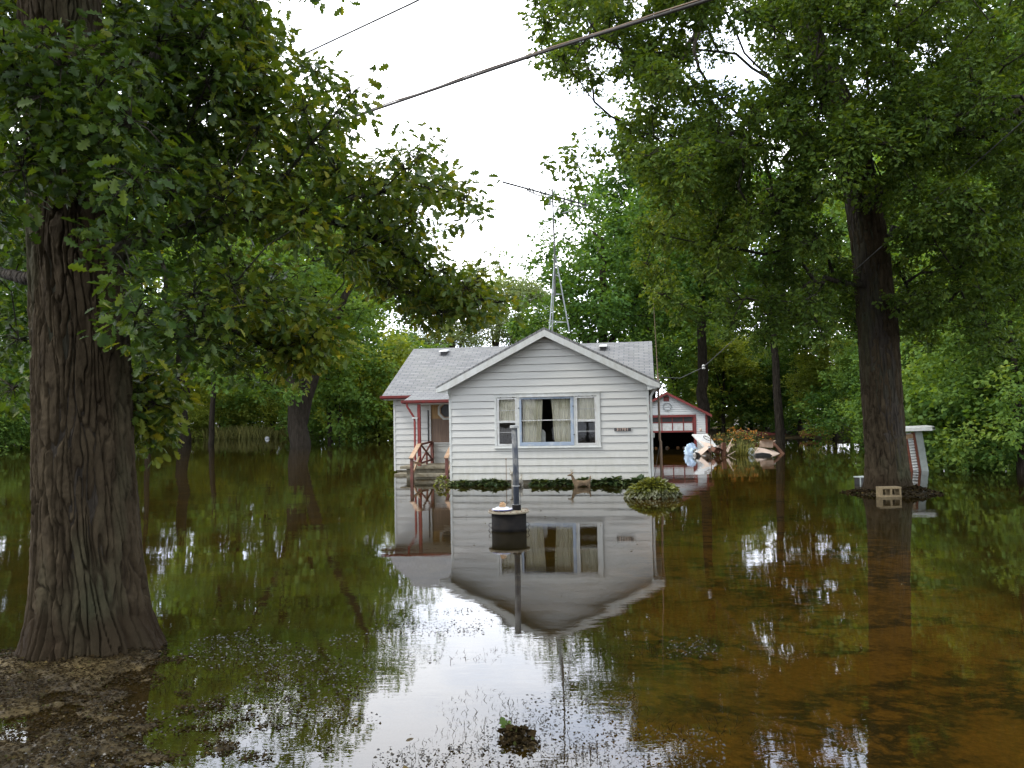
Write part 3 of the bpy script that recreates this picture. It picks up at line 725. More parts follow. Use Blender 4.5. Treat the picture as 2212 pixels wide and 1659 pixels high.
mb = MB(); mb.box((-1.58, 2.02, .045), (-.08, 2.43, .14)); mb.box((-1.55, 2.08, -.3), (-.1, 2.42, .045)); mb.build('step', M['concrete'], porch, bevel=.01)
mb = MB(); mb.box((-1.62, 1.66, -.12), (-.1, 2.04, -.02)); mb.build('step', M['concrete'], porch)
mb = MB(); mb.box((-2.62, 3.3, -.3), (-2.17, 3.92, .06)); mb.build('side_block', M['concrete'], porch)
mb = MB(); mb.bar((-1.60, 2.6, .34), (-1.60, 2.6, 2.21), .09, .09, (0, 1, 0)); mb.build('post', M['redpost'], porch, bevel=.005)
mb = MB(); mb.bar((-.07, 2.6, .34), (-.07, 2.6, 2.21), .08, .08, (0, 1, 0)); mb.build('post', M['redpost'], porch, bevel=.005)
mb = MB(); mb.bar((-1.56, 3.9, .34), (-1.56, 3.9, 1.0), .09, .09, (0, 1, 0)); mb.build('post', M['railred'], porch)
for u_, name in ((-1.60, 'l'), (-.56, 'r')):
    mb = MB(); mb.bar((u_, 1.78, -.3), (u_, 1.78, .60), .085, .085, (0, 1, 0)); mb.build('newel', M['railred'], porch, bevel=.004)
    mb = MB(); mb.bar((u_, 1.70, .61), (u_, 2.62, 1.02), .13, .035); mb.build('handrail', M['rail'], porch)
    mb = MB(); mb.bar((u_, 1.8, .12), (u_, 2.6, .62), .035, .075); mb.bar((u_+.04, 1.8, .50), (u_+.04, 2.6, .40), .035, .06); mb.each('brace', M['rail'], porch)
mb = MB(); mb.bar((-1.57, 2.62, .98), (-1.57, 3.9, 1.02), .06, .05); mb.bar((-1.57, 2.62, .42), (-1.57, 3.9, .46), .05, .05)
mb.bar((-1.55, 2.64, .95), (-1.55, 3.88, .46), .035, .05); mb.bar((-1.59, 2.64, .44), (-1.59, 3.88, .98), .035, .05); mb.bar((-1.57, 3.3, .34), (-1.57, 3.3, .7), .05, .05)
mb.each('side_railing', M['railred'], porch)

def hp(u, v, z): return tuple(np.array(HO)+_hu*u+_hv*v+np.array([0, 0, z]))
# chair back behind the curtain
ch = thing('chair', 'pale high backed chair seen through the big front window', 'chair', hp(2.32, .45, .18), HYAW)
mb = MB(); mb.box((-.24, -.25, .40), (.24, .22, .47)); mb.build('seat', M['white'], ch, bevel=.02)
mb = MB(); mb.prism([(-.17, .50), (.17, .50), (.19, 1.15), (.13, 1.23), (-.13, 1.23), (-.19, 1.15)], 'y', -.26, -.22); mb.build('backrest', M['white'], ch, bevel=.015)
for a in (-.2, .2):
    for b in (-.22, .19): MB().bar((a, b, 0), (a, b, .40), .04, .04, (0, 1, 0)).build('leg', M['white'], ch)

# ------------------------------------------------------------------ roof antenna, radio mast
tp = at(1198, 548, 24.2)
tv = thing('television_antenna', 'rooftop television antenna on a grey steel tripod above the gable', 'antenna', (tp[0], tp[1], 4.02))
L_ = lambda x, y, Y=24.2: np.array(at(x, y, Y))-np.array([tp[0], tp[1], 4.02])
apex = L_(1199, 548); apexr = L_(1201, 548)
for base in (L_(1187, 712, 24.2), L_(1193, 716, 24.9), L_(1230, 716, 24.4)):
    MB().tube([base, base*.02+apex*.98], .021, 6).build('leg', M['steel'], tv)
e0, e1 = L_(1187, 712, 24.2), L_(1230, 716, 24.4); e2 = L_(1193, 716, 24.9)
br = MB()
for t in (.12, .48, .72):
    q = [e*(1-t)+apex*t for e in (e0, e1, e2)]
    br = MB(); br.tube([q[0], q[1], q[2], q[0]], .011, 5); br.build('brace', M['steel'], tv)
MB().tube([L_(1199, 640), L_(1198, 548), L_(1193, 408)], [.026, .026, .024], 8).build('mast', M['aerial'], tv)
mb = MB(); r0 = L_(1191, 432); mb.box(tuple(r0-np.array([.10, .06, .16])), tuple(r0+np.array([-.01, .06, .14]))); mb.build('rotator', M['steel'], tv, bevel=.02)
bA, bB = L_(1085, 393), L_(1272, 444)
boom = MB().tube([bA, bB], .028, 6)
dn = np.array([0, 0, -.11])
boom.tube([bA*.72+bB*.28+dn*.4, bA*.60+bB*.40+dn, bA*.06+bB*.94+dn*.9, bB], .020, 5)
boom = boom.build('boom', M['aerial'], tv)
for t, ln in ((.02,.16),(.08,.16),(.12,.18),(.16,.18),(.20,.2),(.24,.2),(.28,.22),(.32,.5),(.36,.6),(.45,.55),(.50,.6),(.62,.8),(.72,.9),(.80,1.0),(.88,1.15),(.96,1.3)):
    el = MB(); c = bA*(1-t)+bB*t; el.tube([c+np.array([-.10*ln, -ln, -.01]), c, c+np.array([.06*ln, ln, .05])], [.009, .024, .009], 5); el.build('element', M['aerial'], tv)
MB().tube([bB, L_(1215, 460, 23.6)], .013, 5).build('element', M['steel'], tv)

rm = thing('radio_mast', 'thin rusty pole with a whip aerial beside the house corner', 'mast', hp(5.47, .42, 0), HYAW)
MB().tube([(0,0,-.3), (0,0,1.05), (-.02,0,1.10), (-.03,0,2.75)], [.034,.034,.03,.028], 10).build('pole', M['rust'], rm, smooth=True)
MB().tube([(-.03,0,2.74), (-.05,0,3.4), (-.10,0,4.95)], [.016,.010,.005], 6).build('whip_aerial', M['rust'], rm)
MB().tube([(.0,-.01,1.08), (-.10,-.02,.6), (-.22,-.05,-.05)], .008, 5).build('guy_wire', M['wire'], rm)

# ------------------------------------------------------------------ cables overhead
def cable(name, pts, rad, label, mt, sag=0.0, n=60):
    P = [np.array(p, float) for p in pts]; L = np.cumsum([0]+[np.linalg.norm(b-a) for a, b in zip(P, P[1:])])
    ts = np.linspace(0, L[-1], n); Q = [np.array([np.interp(t, L, [p[i] for p in P]) for i in range(3)])-np.array([0,0,sag*4*(t/L[-1])*(1-t/L[-1])]) for t in ts]
    b0 = Q[0]; mb = MB(); mb.tube([q-b0 for q in Q], rad, 8)
    return Q, b0, mb
Q, b0, mb = cable('power_cable', [at(2150, -205, 7.2), at(1530, 0, 9.2), at(1180, 110, 11.2), at(775, 249, 14.5), at(-250, 600, 30)], .021, '', None)
o = mb.build('overhead_cable', M['cable'], smooth=True, loc=tuple(b0)); tag(o, 'thick black bundled cable running diagonally across the white sky', 'cable')
mb2 = MB(); mb2.tube([q-b0+np.array([.012*math.sin(i*1.9), .012*math.cos(i*1.9), .030+.006*math.sin(i*1.3)]) for i, q in enumerate(Q)], .011, 6)
mb2.build('lashed_strand', M['rust'], o, smooth=True)
Q, b0, mb = cable('wire', [at(1300, -205, 11), at(905, 0, 13), at(645, 122, 15.5), at(-200, 520, 27)], .016, '', None)
o = mb.build('overhead_wire', M['wire'], smooth=True, loc=tuple(b0)); tag(o, 'thin single wire above the thick cable at the top', 'wire')
Q, b0, mb = cable('wire', [hp(5.42, .38, 2.72), at(1470, 817, 21.5), at(1520, 793, 21.0), at(1600, 720, 19.5), at(1826, 602, 17.0), at(2212, 260, 12.5), at(2500, 0, 10.5)], .009, '', None)
o = mb.build('service_wire', M['wire'], smooth=True, loc=tuple(b0)); tag(o, 'thin service wire sloping from the house corner up through the right oak', 'wire')
for q in Q[14:16]: pass
ins = MB().lathe([(.02, -.06), (.05, -.04), (.03, 0), (.05, .03), (.02, .07)], 8, tuple(np.array(at(1520, 793, 21.0))-b0)); ins.build('insulator', M['white'], o)

# ------------------------------------------------------------------ garage
GX, GY = 7.72, 39.9
gar = thing('garage', 'white garage with red trim and half open door behind the house', 'garage', (GX, GY, 0), HYAW)
GH, GE, GAP = 1.92, 1.83, 2.86
gs = (GAP-GE)/GH
DO = (-1.30, 1.30, -.3, 1.62)
def lim_g(z): w_ = (GAP-.06-z)/gs; return (-min(GH, w_), min(GH, w_))
mb = MB(); boards(mb, lambda s, z, o: (s, -o, z), -GH, GH, .0-.33, GAP-.08, [DO], lim_g, .020, .11, .011); mb.build('front_wall', M['siding_old'], gar)
mb = MB(); mb.box((GH-.02, .02, -.3), (GH+.01, 6, GE)); mb.box((-GH-.01, .02, -.3), (-GH+.02, 6, GE)); mb.box((-GH, 5.98, -.3), (GH, 6, GE)); mb.each('side_wall', M['siding_old'], gar)
mb = MB(); E_ = GH+.24
mb.prism([(-E_, GAP-gs*E_), (0, GAP), (E_, GAP-gs*E_), (E_, GAP-gs*E_-.05), (0, GAP-.06), (-E_, GAP-gs*E_-.05)], 'y', -.22, 6.2); mb.build('roof', M['shingle_x'], gar)
mb = MB()
for s in (-1, 1): mb.prism([(0, GAP+.012), (s*(E_+.02), GAP+.012-gs*(E_+.02)), (s*(E_+.02), GAP-gs*(E_+.02)-.12), (0, GAP-.12)][::-s], 'y', -.25, -.222)
for s in (-1, 1): mb.box((s*GH-.05, -.035, -.3), (s*GH+.05, .05, GE-.1))
mb.each('fascia', M['red'], gar)
mb = MB(); mb.box((-1.43, -.04, 1.60), (1.43, .06, 1.72)); mb.box((1.30, -.04, -.3), (1.43, .06, 1.60)); mb.box((-1.43, -.04, -.3), (-1.30, .06, 1.60)); mb.build('door_frame', M['red'], gar)
mb = MB(); mb.box((-1.29, .04, .84), (1.29, .09, .93)); mb.box((-1.29, .04, 1.31), (1.29, .09, 1.36))
for x in (-1.29, -.80, -.28, .24, .78, 1.24): mb.box((x, .038, .93), (x+.05, .092, 1.31)); mb.box((x, .038, 1.36), (x+.05, .092, 1.6))
gd = mb.build('garage_door', M['red'], gar)
mb = MB(); mb.box((-1.25, .055, .93), (1.25, .075, 1.31)); mb.build('door_panel', M['white'], gd)
mb = MB(); mb.box((-1.25, .058, 1.36), (1.25, .07, 1.6)); mb.build('door_glass', M['black'], gd)
mb = MB(); mb.box((-.14, -.04, 2.40), (.13, -.01, 2.63)); mb.build('gable_vent', M['red'], gar)
rg = MB(); n_ = 28
rg.tube([(.03+.20*math.cos(2*math.pi*k/n_), -.05, 2.13+.20*math.sin(2*math.pi*k/n_)) for k in range(n_+1)], .014, 5, False)
for k in range(12):
    a = 2*math.pi*k/12; rg.box((.03+.175*math.cos(a)-.016, -.075, 2.13+.175*math.sin(a)-.016), (.03+.175*math.cos(a)+.016, -.03, 2.13+.175*math.sin(a)+.016))
rg.bar((.0, -.05, 2.11), (.13, -.05, 2.15), .012, .012); rg.build('clock_ring', M['steel'], gar)
mb = MB(); mb.add([(-1.88,.1,-.25),(1.88,.1,-.25),(1.88,5.9,-.25),(-1.88,5.9,-.25),(-1.88,.1,1.78),(1.88,.1,1.78),(1.88,5.9,1.78),(-1.88,5.9,1.78)], [(0,1,2,3),(7,6,5,4),(2,6,7,3),(1,5,6,2),(3,7,4,0)]); mb.build('interior', M['dark'], gar)
mb = MB(); mb.lathe([(.03,-.07),(.06,-.03),(.05,.05),(.02,.07)], 8, (1.62, -.12, .95)); mb.build('wall_lamp', M['pink'], gar)

# ------------------------------------------------------------------ septic riser with vent pipe, plate
tank = thing('septic_riser', 'round black septic riser with a bolted tan lid in the water', 'riser', (-.085, 12.47, 0))
MB().lathe([(.268,-.3),(.268,.012),(.276,.02),(.276,.05),(.27,.06),(.27,.27)], 40).build('barrel', M['rubber'], tank, smooth=True)
lid = MB().lathe([(.27,.268),(.318,.272),(.322,.285),(.318,.297),(.25,.303),(.05,.312)], 48).build('lid', M['lid'], tank)
for k in range(20):
    a = 2*math.pi*k/20+.1; MB().lathe([(.010,.295),(.010,.312),(.006,.318)], 6, (.298*math.cos(a), .298*math.sin(a), 0)).build('bolt', M['rust'], tank)
for s in (-1, 1):
    MB().tube([(s*.272,-.03,.115),(s*.305,-.04,.105),(s*.315,-.05,.08),(s*.29,-.05,.05),(s*.30,-.05,.02),(s*.318,-.05,-.0),(s*.30,-.04,-.04),(s*.27,-.03,-.06)], .0055, 5).build('handle', M['black'], tank)
pp = thing('vent_pipe', 'tall worn grey vent pipe with a pale cap standing on the tank lid', 'pipe', (.035, 12.45, .30))
MB().tube([(0,0,0),(0,0,.6),(-.012,0,1.30)], .046, 24).build('tube', M['pipe'], pp, smooth=True)
MB().lathe([(.062,0),(.066,.005),(.066,.085),(.06,.09)], 24).build('collar', M['rubber'], pp)
MB().lathe([(.0575,0),(.058,.003),(.0575,.007)], 24, (0,0,.085)).build('band', M['pipecap'], pp)
MB().lathe([(.0575,.375),(.0585,.38),(.0575,.386)], 24).build('band', M['pipecap'], pp)
MB().lathe([(.060,1.275),(.068,1.28),(.068,1.318),(.058,1.322)], 24, (-.012,0,0)).build('cap', M['pipecap'], pp)
MB().tube([(.068,-.02,-.0),(.07,-.02,.3),(.064,-.01,.36)], .004, 5).build('cord', M['black'], pp)
pl = thing('plate', 'white plate with a dark blue rim lying on the tank lid', 'plate', (-.185, 12.38, .300))
MB().lathe([(.06,0),(.12,.012),(.158,.024),(.160,.032),(.12,.03)], 36).build('rim', M['plateblue'], pl, smooth=True)
MB().lathe([(.118,.0305),(.156,.0325),(.154,.040),(.12,.042),(.10,.046)], 36).build('dish', M['plate'], pl, smooth=True)
MB().lathe([(.098,.046),(.104,.050),(.102,.060),(.085,.064),(.06,.062)], 36).build('saucer', M['plate'], pl, smooth=True)
p2 = MB().lathe([(.05,0),(.085,.01),(.095,.018),(.09,.022),(.05,.02)], 30).build('small_plate', M['plate'], smooth=True, loc=(-.055, 12.50, .306)); tag(p2, 'smaller white plate half under the blue rimmed plate', 'plate')
g = np.random.default_rng(3); mb = MB(); vs = []
for j in range(6):
    for i in range(10):
        a = 2*math.pi*i/10; r_ = .05*math.cos(j/5*1.45)*(.75+.5*g.random()); vs.append((r_*math.cos(a)*1.1, r_*math.sin(a), .075*math.sin(j/5*1.5)+.012*g.random()))
mb.add(vs, [(j*10+i, j*10+(i+1) % 10, (j+1)*10+(i+1) % 10, (j+1)*10+i) for j in range(5) for i in range(10)]); mb.f.append(tuple(50+i for i in range(10)))
sh = mb.build('shell', M['shell'], loc=(-.18, 12.375, .362)); tag(sh, 'small tan shell lump resting on top of the white plate', 'shell')

# ------------------------------------------------------------------ lawn deer, garden hook
def deer(loc, rz, m, label, sc=1.0):
    o = thing('lawn_deer', label, 'deer statue', loc, rz, 'deer statues by the front wall'); o.scale = (sc, sc, sc)
    nodes = [(0,.0,.20,.075),(.10,0,.205,.080),(.19,0,.22,.070),(-.10,0,.215,.085),(-.18,0,.26,.060),(-.215,0,.34,.040),(-.235,0,.41,.036),(-.27,0,.435,.036),(-.335,0,.418,.022),(-.37,0,.412,.016)]
    edges = [(0,1),(1,2),(0,3),(3,4),(4,5),(5,6),(6,7),(7,8),(8,9)]
    def leg(root, pts):
        k = root
        for p in pts: nodes.append(p); edges.append((k, len(nodes)-1)); k = len(nodes)-1
    for s in (-1, 1):
        leg(3, [(-.135,s*.05,.13,.034),(-.14,s*.052,.0,.021),(-.13,s*.05,-.15,.016),(-.14,s*.05,-.27,.017),(-.165,s*.05,-.29,.015)])
        leg(2, [(.20,s*.05,.14,.045),(.18,s*.052,.02,.026),(.235,s*.05,-.08,.018),(.22,s*.05,-.27,.016),(.195,s*.05,-.29,.015)])
    leg(2, [(.245,0,.27,.028),(.262,0,.36,.020),(.265,0,.40,.010)])
    me = bpy.data.meshes.new('body'); me.from_pydata([n_[:3] for n_ in nodes], edges, []); b = link_mesh('body', me, m, o)
    sk = b.modifiers.new('skin', 'SKIN'); sk.use_smooth_shade = True
    for i, n_ in enumerate(nodes): me.skin_vertices[0].data[i].radius = (n_[3], n_[3]); me.skin_vertices[0].data[i].use_root = (i == 0)
    ss = b.modifiers.new('sub', 'SUBSURF'); ss.levels = 2; ss.render_levels = 2
    for s in (-1, 1):
        MB().tube([(-.245,s*.02,.455),(-.225,s*.05,.485),(-.21,s*.065,.50)], [.008,.016,.004], 6).build('ear', m, o)
        an = MB(); an.tube([(-.258,s*.015,.46),(-.245,s*.04,.51),(-.25,s*.065,.55),(-.27,s*.06,.585)], [.008,.007,.006,.003], 5)
        an.tube([(-.247,s*.045,.515),(-.275,s*.05,.545)], [.005,.003], 5); an.tube([(-.25,s*.062,.545),(-.225,s*.08,.58)], [.005,.003], 5); an.build('antler', M['antler'], o)
    return o
deer((1.66, 19.78, -.11), R(14), M['deer'], 'brown deer statue with raised tail facing left among the hostas', .95)
deer((.075, 20.25, -.08), R(60), M['deerpale'], 'pale weathered deer statue half hidden behind the vent pipe', .95)
hk = MB(); hk.tube([(0,0,-.3),(0,0,.62),(.0,0,.66)], .009, 6); hk.lathe([(.012,.655),(.02,.665),(.02,.685),(.01,.695)], 8); o = hk.build('garden_stake', M['rust'], loc=(-.19, 20.55, 0)); tag(o, 'thin dark garden stake with a knob before the front wall', 'stake')

# ------------------------------------------------------------------ hostas
def hosta(name, seed, n, rad, ht, size, m, tfun):
    g = np.random.default_rng(seed)
    a = g.random(n)*2*math.pi; q = g.random(n)**.6
    P = np.stack([np.cos(a)*q*rad, np.sin(a)*q*rad*.85, ht*np.sqrt(np.maximum(.02, 1-q**2))*(.65+.35*g.random(n))-.02], 1)
    D = np.stack([np.cos(a)*(.25+q), np.sin(a)*(.25+q), .95-1.25*q+.35*g.normal(size=n)], 1)
    Nn = np.stack([-np.cos(a)*.3, -np.sin(a)*.3, np.ones(n)], 1)+g.normal(size=(n, 3))*.35
    return leaves_mesh(name, P, D, Nn, size*(.7+.6*g.random(n)), tfun(g, q, n), LEAF_LONG)
hm = [hosta('hosta_leaves', 20+k, 85, .17, .24, .18, None, lambda g, q, n: np.clip(.4+.28*g.normal(size=n), 0, 1)) for k in range(4)]
for m_ in hm: m_.materials.append(M['hosta'])
rr = random.Random(4); k = 0
for i in range(20):
    u_ = .16+i*.262+rr.uniform(-.05, .05)
    if 1.72 < u_ < 2.08: continue
    o = bpy.data.objects.new('hosta_plant', hm[i % 4]); COL.objects.link(o); o.location = hp(u_, -.22-rr.uniform(0, .12), .0)
    o.rotation_euler = (0, 0, rr.uniform(0, 6.3)); s = rr.uniform(.66, .9)*(1.1 if u_ > 3 else .92); o.scale = (s*1.1, s, s*rr.uniform(.55, .82))
    tag(o, 'dark green hosta in the half drowned row along the front wall', 'plant', 'hostas along the front wall')
me = hosta('hosta_leaves', 77, 1500, .63, .36, .13, None, lambda g, q, n: np.clip(np.where(q > .84, .14+.16*g.normal(size=n), .72+.22*g.normal(size=n)), 0, 1)); 
o = link_mesh('hosta_clump', me, M['hosta_big'], loc=(2.96, 17.05, 0)); o.scale = (.87, .76, .95); tag(o, 'big round olive hosta clump in front of the house corner', 'plant')
me = hosta('leaves', 78, 60, .16, .24, .10, None, lambda g, q, n: np.clip(.8+.2*g.normal(size=n), 0, 1)); o = link_mesh('small_shrub', me, M['hosta_big'], loc=hp(-.14, -.35, 0)); tag(o, 'pale leafy plant at the left corner of the front wall', 'plant')

# ------------------------------------------------------------------ cinder block, leaning shelter, box behind the oak
cbk = MB(); bw, bd, bh, t = .43, .20, .21, .042
cbk.box((0,0,0), (bw,bd,t)); cbk.box((0,0,bh-t), (bw,bd,bh))
for x in (0, bw/2-t*.45, bw-t): cbk.box((x,.002,t), (x+t*.9,bd-.002,bh-t))
p = at(1904, 1083, 16.05); o = cbk.build('cinder_block', M['block'], loc=(p[0], p[1], .0), bevel=.006); o.rotation_euler = (0, 0, R(4)); tag(o, 'tan cinder block lying at the foot of the right oak', 'block')

sp = at(1995, 1018, 22.8)
sh = thing('leaning_shelter', 'leaning white slatted shelter with rust stripes behind the right oak', 'shelter', (sp[0]+.06, sp[1], -.1), R(-6)); 
lean = Matrix.Rotation(R(-7), 4, 'Y')
def lb(mb, a, b): return mb.box(a, b, lean)
mb = lb(MB(), (-.10, 0, 0), (.10, .10, 1.27)); mb.build('post', M['greypanel'], sh, bevel=.008)
mb = MB()
for k in range(15): mb.prism([(-.055, .02+k*.08), (.02, .02+k*.08), (.025, .02+k*.08+.05), (-.02, .02+k*.08+.05)], 'x', -.335, -.192)
mb2 = MB(); mb2.add(mb.v, mb.f, lean); lb(mb2, (-.34, .045, 0), (-.18, .07, 1.24)); mb2.build('slat_panel', M['white'], sh)
mb = MB(); lb(mb, (-.19, -.012, 0), (-.11, .08, 1.24)); mb.build('rust_stripe', M['rustpaint'], sh)
mb = MB(); lb(mb, (-.415, -.03, 0), (-.336, .08, 1.18)); mb.build('rust_stripe', M['rustpaint'], sh)
mb = MB(); lb(mb, (-.50, .0, 0), (-.42, .08, 1.2)); mb.build('post', M['white'], sh)
mb = MB(); lb(mb, (-.40, -.07, 1.08), (-.20, -.056, 1.20)); mb.build('sign_patch', M['shell'], sh)
tm = Matrix.Translation((-.30, 0, 1.22))
mb = MB(); mb.add([(-.55,-.30,.02),(.42,-.30,.03),(.58,-.1,.06),(.58,.5,.08),(-.55,.5,.04),(-.52,-.26,.12),(.40,-.26,.14),(.55,-.08,.16),(.55,.46,.18),(-.52,.46,.14)], [(4,3,2,1,0),(5,6,7,8,9),(0,1,6,5),(1,2,7,6),(2,3,8,7),(3,4,9,8),(4,0,5,9)], tm); mb.build('roof', M['white'], sh, bevel=.012)
mb = MB(); mb.add([(.46,-.24,.07),(.54,-.14,.08),(.53,-.15,.13),(.45,-.25,.12)], [(0,1,2,3)], Matrix.Translation((-.30,-.025,1.22)) ); mb.build('roof_slot', M['black'], sh)

lp = at(1866, 1018, 19.0)
bx = thing('box_frame', 'small pale framed box floating beside the right oak trunk', 'box', (lp[0], lp[1], 0), R(15))
mb = MB(); mb.box((-.10,0,-.05), (.14,.22,.17)); mb.build('case', M['black'], bx)
mb = MB(); mb.box((-.115,-.012,.16), (.15,.23,.185)); mb.box((-.115,-.012,-.05), (-.095,.01,.16)); mb.build('edge', M['greypanel'], bx)

# ------------------------------------------------------------------ debris heap before the garage (region pixels turned into places at a given depth)
def dp(X_, Y_, D): return np.array(at((1500+X_*.22604)/1.1302, (900+Y_*.22604)/1.1302, D))
def slab_from(c4, thick, m, name, label, cat, nrm=None):
    c = [np.array(p) for p in c4]; b = sum(c)/4; n_ = np.cross(c[1]-c[0], c[3]-c[0]); n_ /= np.linalg.norm(n_)
    if n_[1] > 0: n_ = -n_
    v = [tuple(p-b) for p in c]+[tuple(p-b-n_*thick) for p in c]
    o = MB().add(v, [(0,1,2,3),(7,6,5,4),(0,4,5,1),(1,5,6,2),(2,6,7,3),(3,7,4,0)]).build(name, m, loc=tuple(b)); 
    return tag(o, label, cat), b, n_
o, b, n_ = slab_from([dp(838,708,34.4), dp(1005,703,34.8), dp(1105,838,33.6), dp(985,862,33.2)], .05, M['white'], 'table_top', 'cream table top tipped up on the debris heap', 'table top')
c = [dp(860,722,34.4)-b, dp(995,716,34.8)-b, dp(1075,828,33.65)-b, dp(985,848,33.25)-b]
MB().add([tuple(q+n_*.006) for q in c], [(0,1,2,3)]).build('inset', M['pink'], o)
rc = dp(1000,762,34.0); ring = MB(); u_ = (dp(1070,815,33.6)-dp(950,715,34.4)); u_ /= np.linalg.norm(u_); v_ = np.cross(n_, u_)
ring.tube([n_*.04+u_*.24*math.cos(2*math.pi*k/24)+v_*.13*math.sin(2*math.pi*k/24) for k in range(25)], .016, 5, False)
tag(ring.build('hose_ring', M['rope'], loc=tuple(rc)), 'dark looped hose lying on the tipped table top', 'hose')
# tarp bundle
g = np.random.default_rng(9)
def blob(name, rx, ry, rz, amp, m, loc, label, cat, seed):
    nu, nv = 26, 14; vs = []
    for j in range(nv+1):
        ph = math.pi*j/nv
        for i in range(nu):
            th = 2*math.pi*i/nu; k = 1+amp*(2*float(fbm(np.cos(th)*2.3+5+j*.31, np.sin(th)*2.3+j*.27, 3, seed))-1)
            vs.append((rx*math.sin(ph)*math.cos(th)*k, ry*math.sin(ph)*math.sin(th)*k, rz*math.cos(ph)*k))
    fs = [(j*nu+i, (j+1)*nu+i, (j+1)*nu+(i+1) % nu, j*nu+(i+1) % nu) for j in range(nv) for i in range(nu)]
    return tag(MB().add(vs, fs).build(name, m, smooth=True, loc=loc), label, cat)
p = dp(838,875,34.2); blob('tarp_bundle', .30, .3, .36, .55, M['tarp'], (p[0], p[1], .06), 'crumpled blue tarp bundle at the left end of the debris heap', 'tarp', 3)
p = dp(955,890,33.4); blob('trash_bag', .22, .2, .22, .5, M['card'], (p[0], p[1], .06), 'tan soaked bag below the tipped table top', 'bag', 6)
p = dp(900,905,33.6); blob('rag_heap', .18, .2, .16, .8, M['white'], (p[0], p[1], .04), 'heap of pale rags between the tarp and the bag', 'rags', 11)
def boxy(name, X_, Y_, D, sx, sy, sz, rot, m, label, cat, open_=False):
    p = dp(X_, Y_, D); mb = MB()
    if open_:
        mb.box((-sx/2,-sy/2,0), (sx/2,sy/2,.02)); mb.box((-sx/2,-sy/2,.02), (sx/2,-sy/2+.02,sz)); mb.box((-sx/2,sy/2-.02,.02), (sx/2,sy/2,sz))
        mb.box((-sx/2,-sy/2+.02,.02), (-sx/2+.02,sy/2-.02,sz)); mb.box((sx/2-.02,-sy/2+.02,.02), (sx/2,sy/2-.02,sz))
        mb.add([(-sx/2,-sy/2,sz),(sx/2,-sy/2,sz),(sx/2,-sy/2-.12,sz+.08),(-sx/2,-sy/2-.12,sz+.08)], [(0,1,2,3)]); mb.add([(sx/2,-sy/2,sz),(sx/2,sy/2,sz),(sx/2+.12,sy/2,sz+.05),(sx/2+.12,-sy/2,sz+.05)], [(0,1,2,3)])
    else: mb.box((-sx/2,-sy/2,0), (sx/2,sy/2,sz)); mb.box((-sx/2-.01,-sy/2-.01,sz*.46), (sx/2+.01,sy/2+.01,sz*.54))
    o = mb.build(name, m, loc=(p[0], p[1], p[2]), bevel=.006); o.rotation_euler = tuple(R(a) for a in rot); return tag(o, label, cat)
boxy('wooden_crate', 1075, 905, 33.3, .30, .3, .2, (20, 25, 30), M['brown'], 'brown wooden box tilted in the middle of the heap', 'crate', True)
boxy('cardboard_box', 1135, 910, 33.8, .26, .3, .30, (0, -6, 20), M['pink'], 'pale pinkish box standing beside the brown wooden box', 'box', True)
boxy('wooden_post', 1178, 960, 33.2, .17, .12, .62, (0, 3, 10), M['brown'], 'short dark wooden post standing before the orange flowers', 'post')
boxy('cardboard_box', 1638, 850, 34.0, .50, .4, .26, (0, 4, -8), M['card'], 'brown cardboard box behind the tilted pale board', 'box', True)
boxy('dirty_box', 1240, 930, 34.0, .4, .3, .32, (10, -25, 15), M['card'], 'crushed box leaning under the orange flowers', 'box', True)
slab_from([dp(1520,848,33.4), dp(1700,872,34.2), dp(1840,945,33.6), dp(1520,955,32.6)], .03, M['pink'], 'tilted_board', 'pale pinkish board tilted at the right end of the heap', 'board')
slab_from([dp(1700,795,34.4), dp(1730,795,34.6), dp(1862,940,33.7), dp(1835,945,33.5)], .04, M['brown'], 'plank', 'reddish brown plank sloping down to the water at the right', 'plank')
p = dp(1615,940,32.4); mb = MB(); mb.prism([(-.36,-.06),(.36,-.04),(.22,.09),(-.05,.13),(-.34,.10)], 'y', -.1, .1); tag(mb.build('black_crate', M['black'], loc=(p[0],p[1],.0), bevel=.02), 'flat black case lying on the pale tilted board', 'case')
p = dp(1480,900,33.2); mb = MB(); mb.lathe([(.16,-.02),(.17,0),(.17,.03),(.15,.035)], 24); o = mb.build('tub_lid', M['greypanel'], loc=tuple(p)); o.rotation_euler = (R(75), R(20), 0); tag(o, 'round grey lid standing on edge beside the pale board', 'lid')
sk = MB()
for a, b in (((1230,840),(1280,750)), ((880,770),(905,905)), ((1035,730),(1048,985)), ((1150,930),(1300,880)), ((905,860),(830,780))):
    pass
for i, (a, b, D, lab, m_) in enumerate((((1225,850),(1278,752),33.6,'pale stick poking up left of the orange flowers','pink'), ((1036,720),(1046,985),33.0,'thin pole upright before the tipped table top','rust'), ((1150,985),(1310,890),33.0,'pale lath lying low below the orange flowers','pink'))):
    A_, B_ = dp(*a, D), dp(*b, D); mb = MB(); mb.tube([np.zeros(3), (B_-A_)*.5+np.array([.01,0,.01]), B_-A_], [.018,.015,.010], 6); tag(mb.build('stick', M[m_], loc=tuple(A_)), lab, 'stick')
rr = random.Random(17)
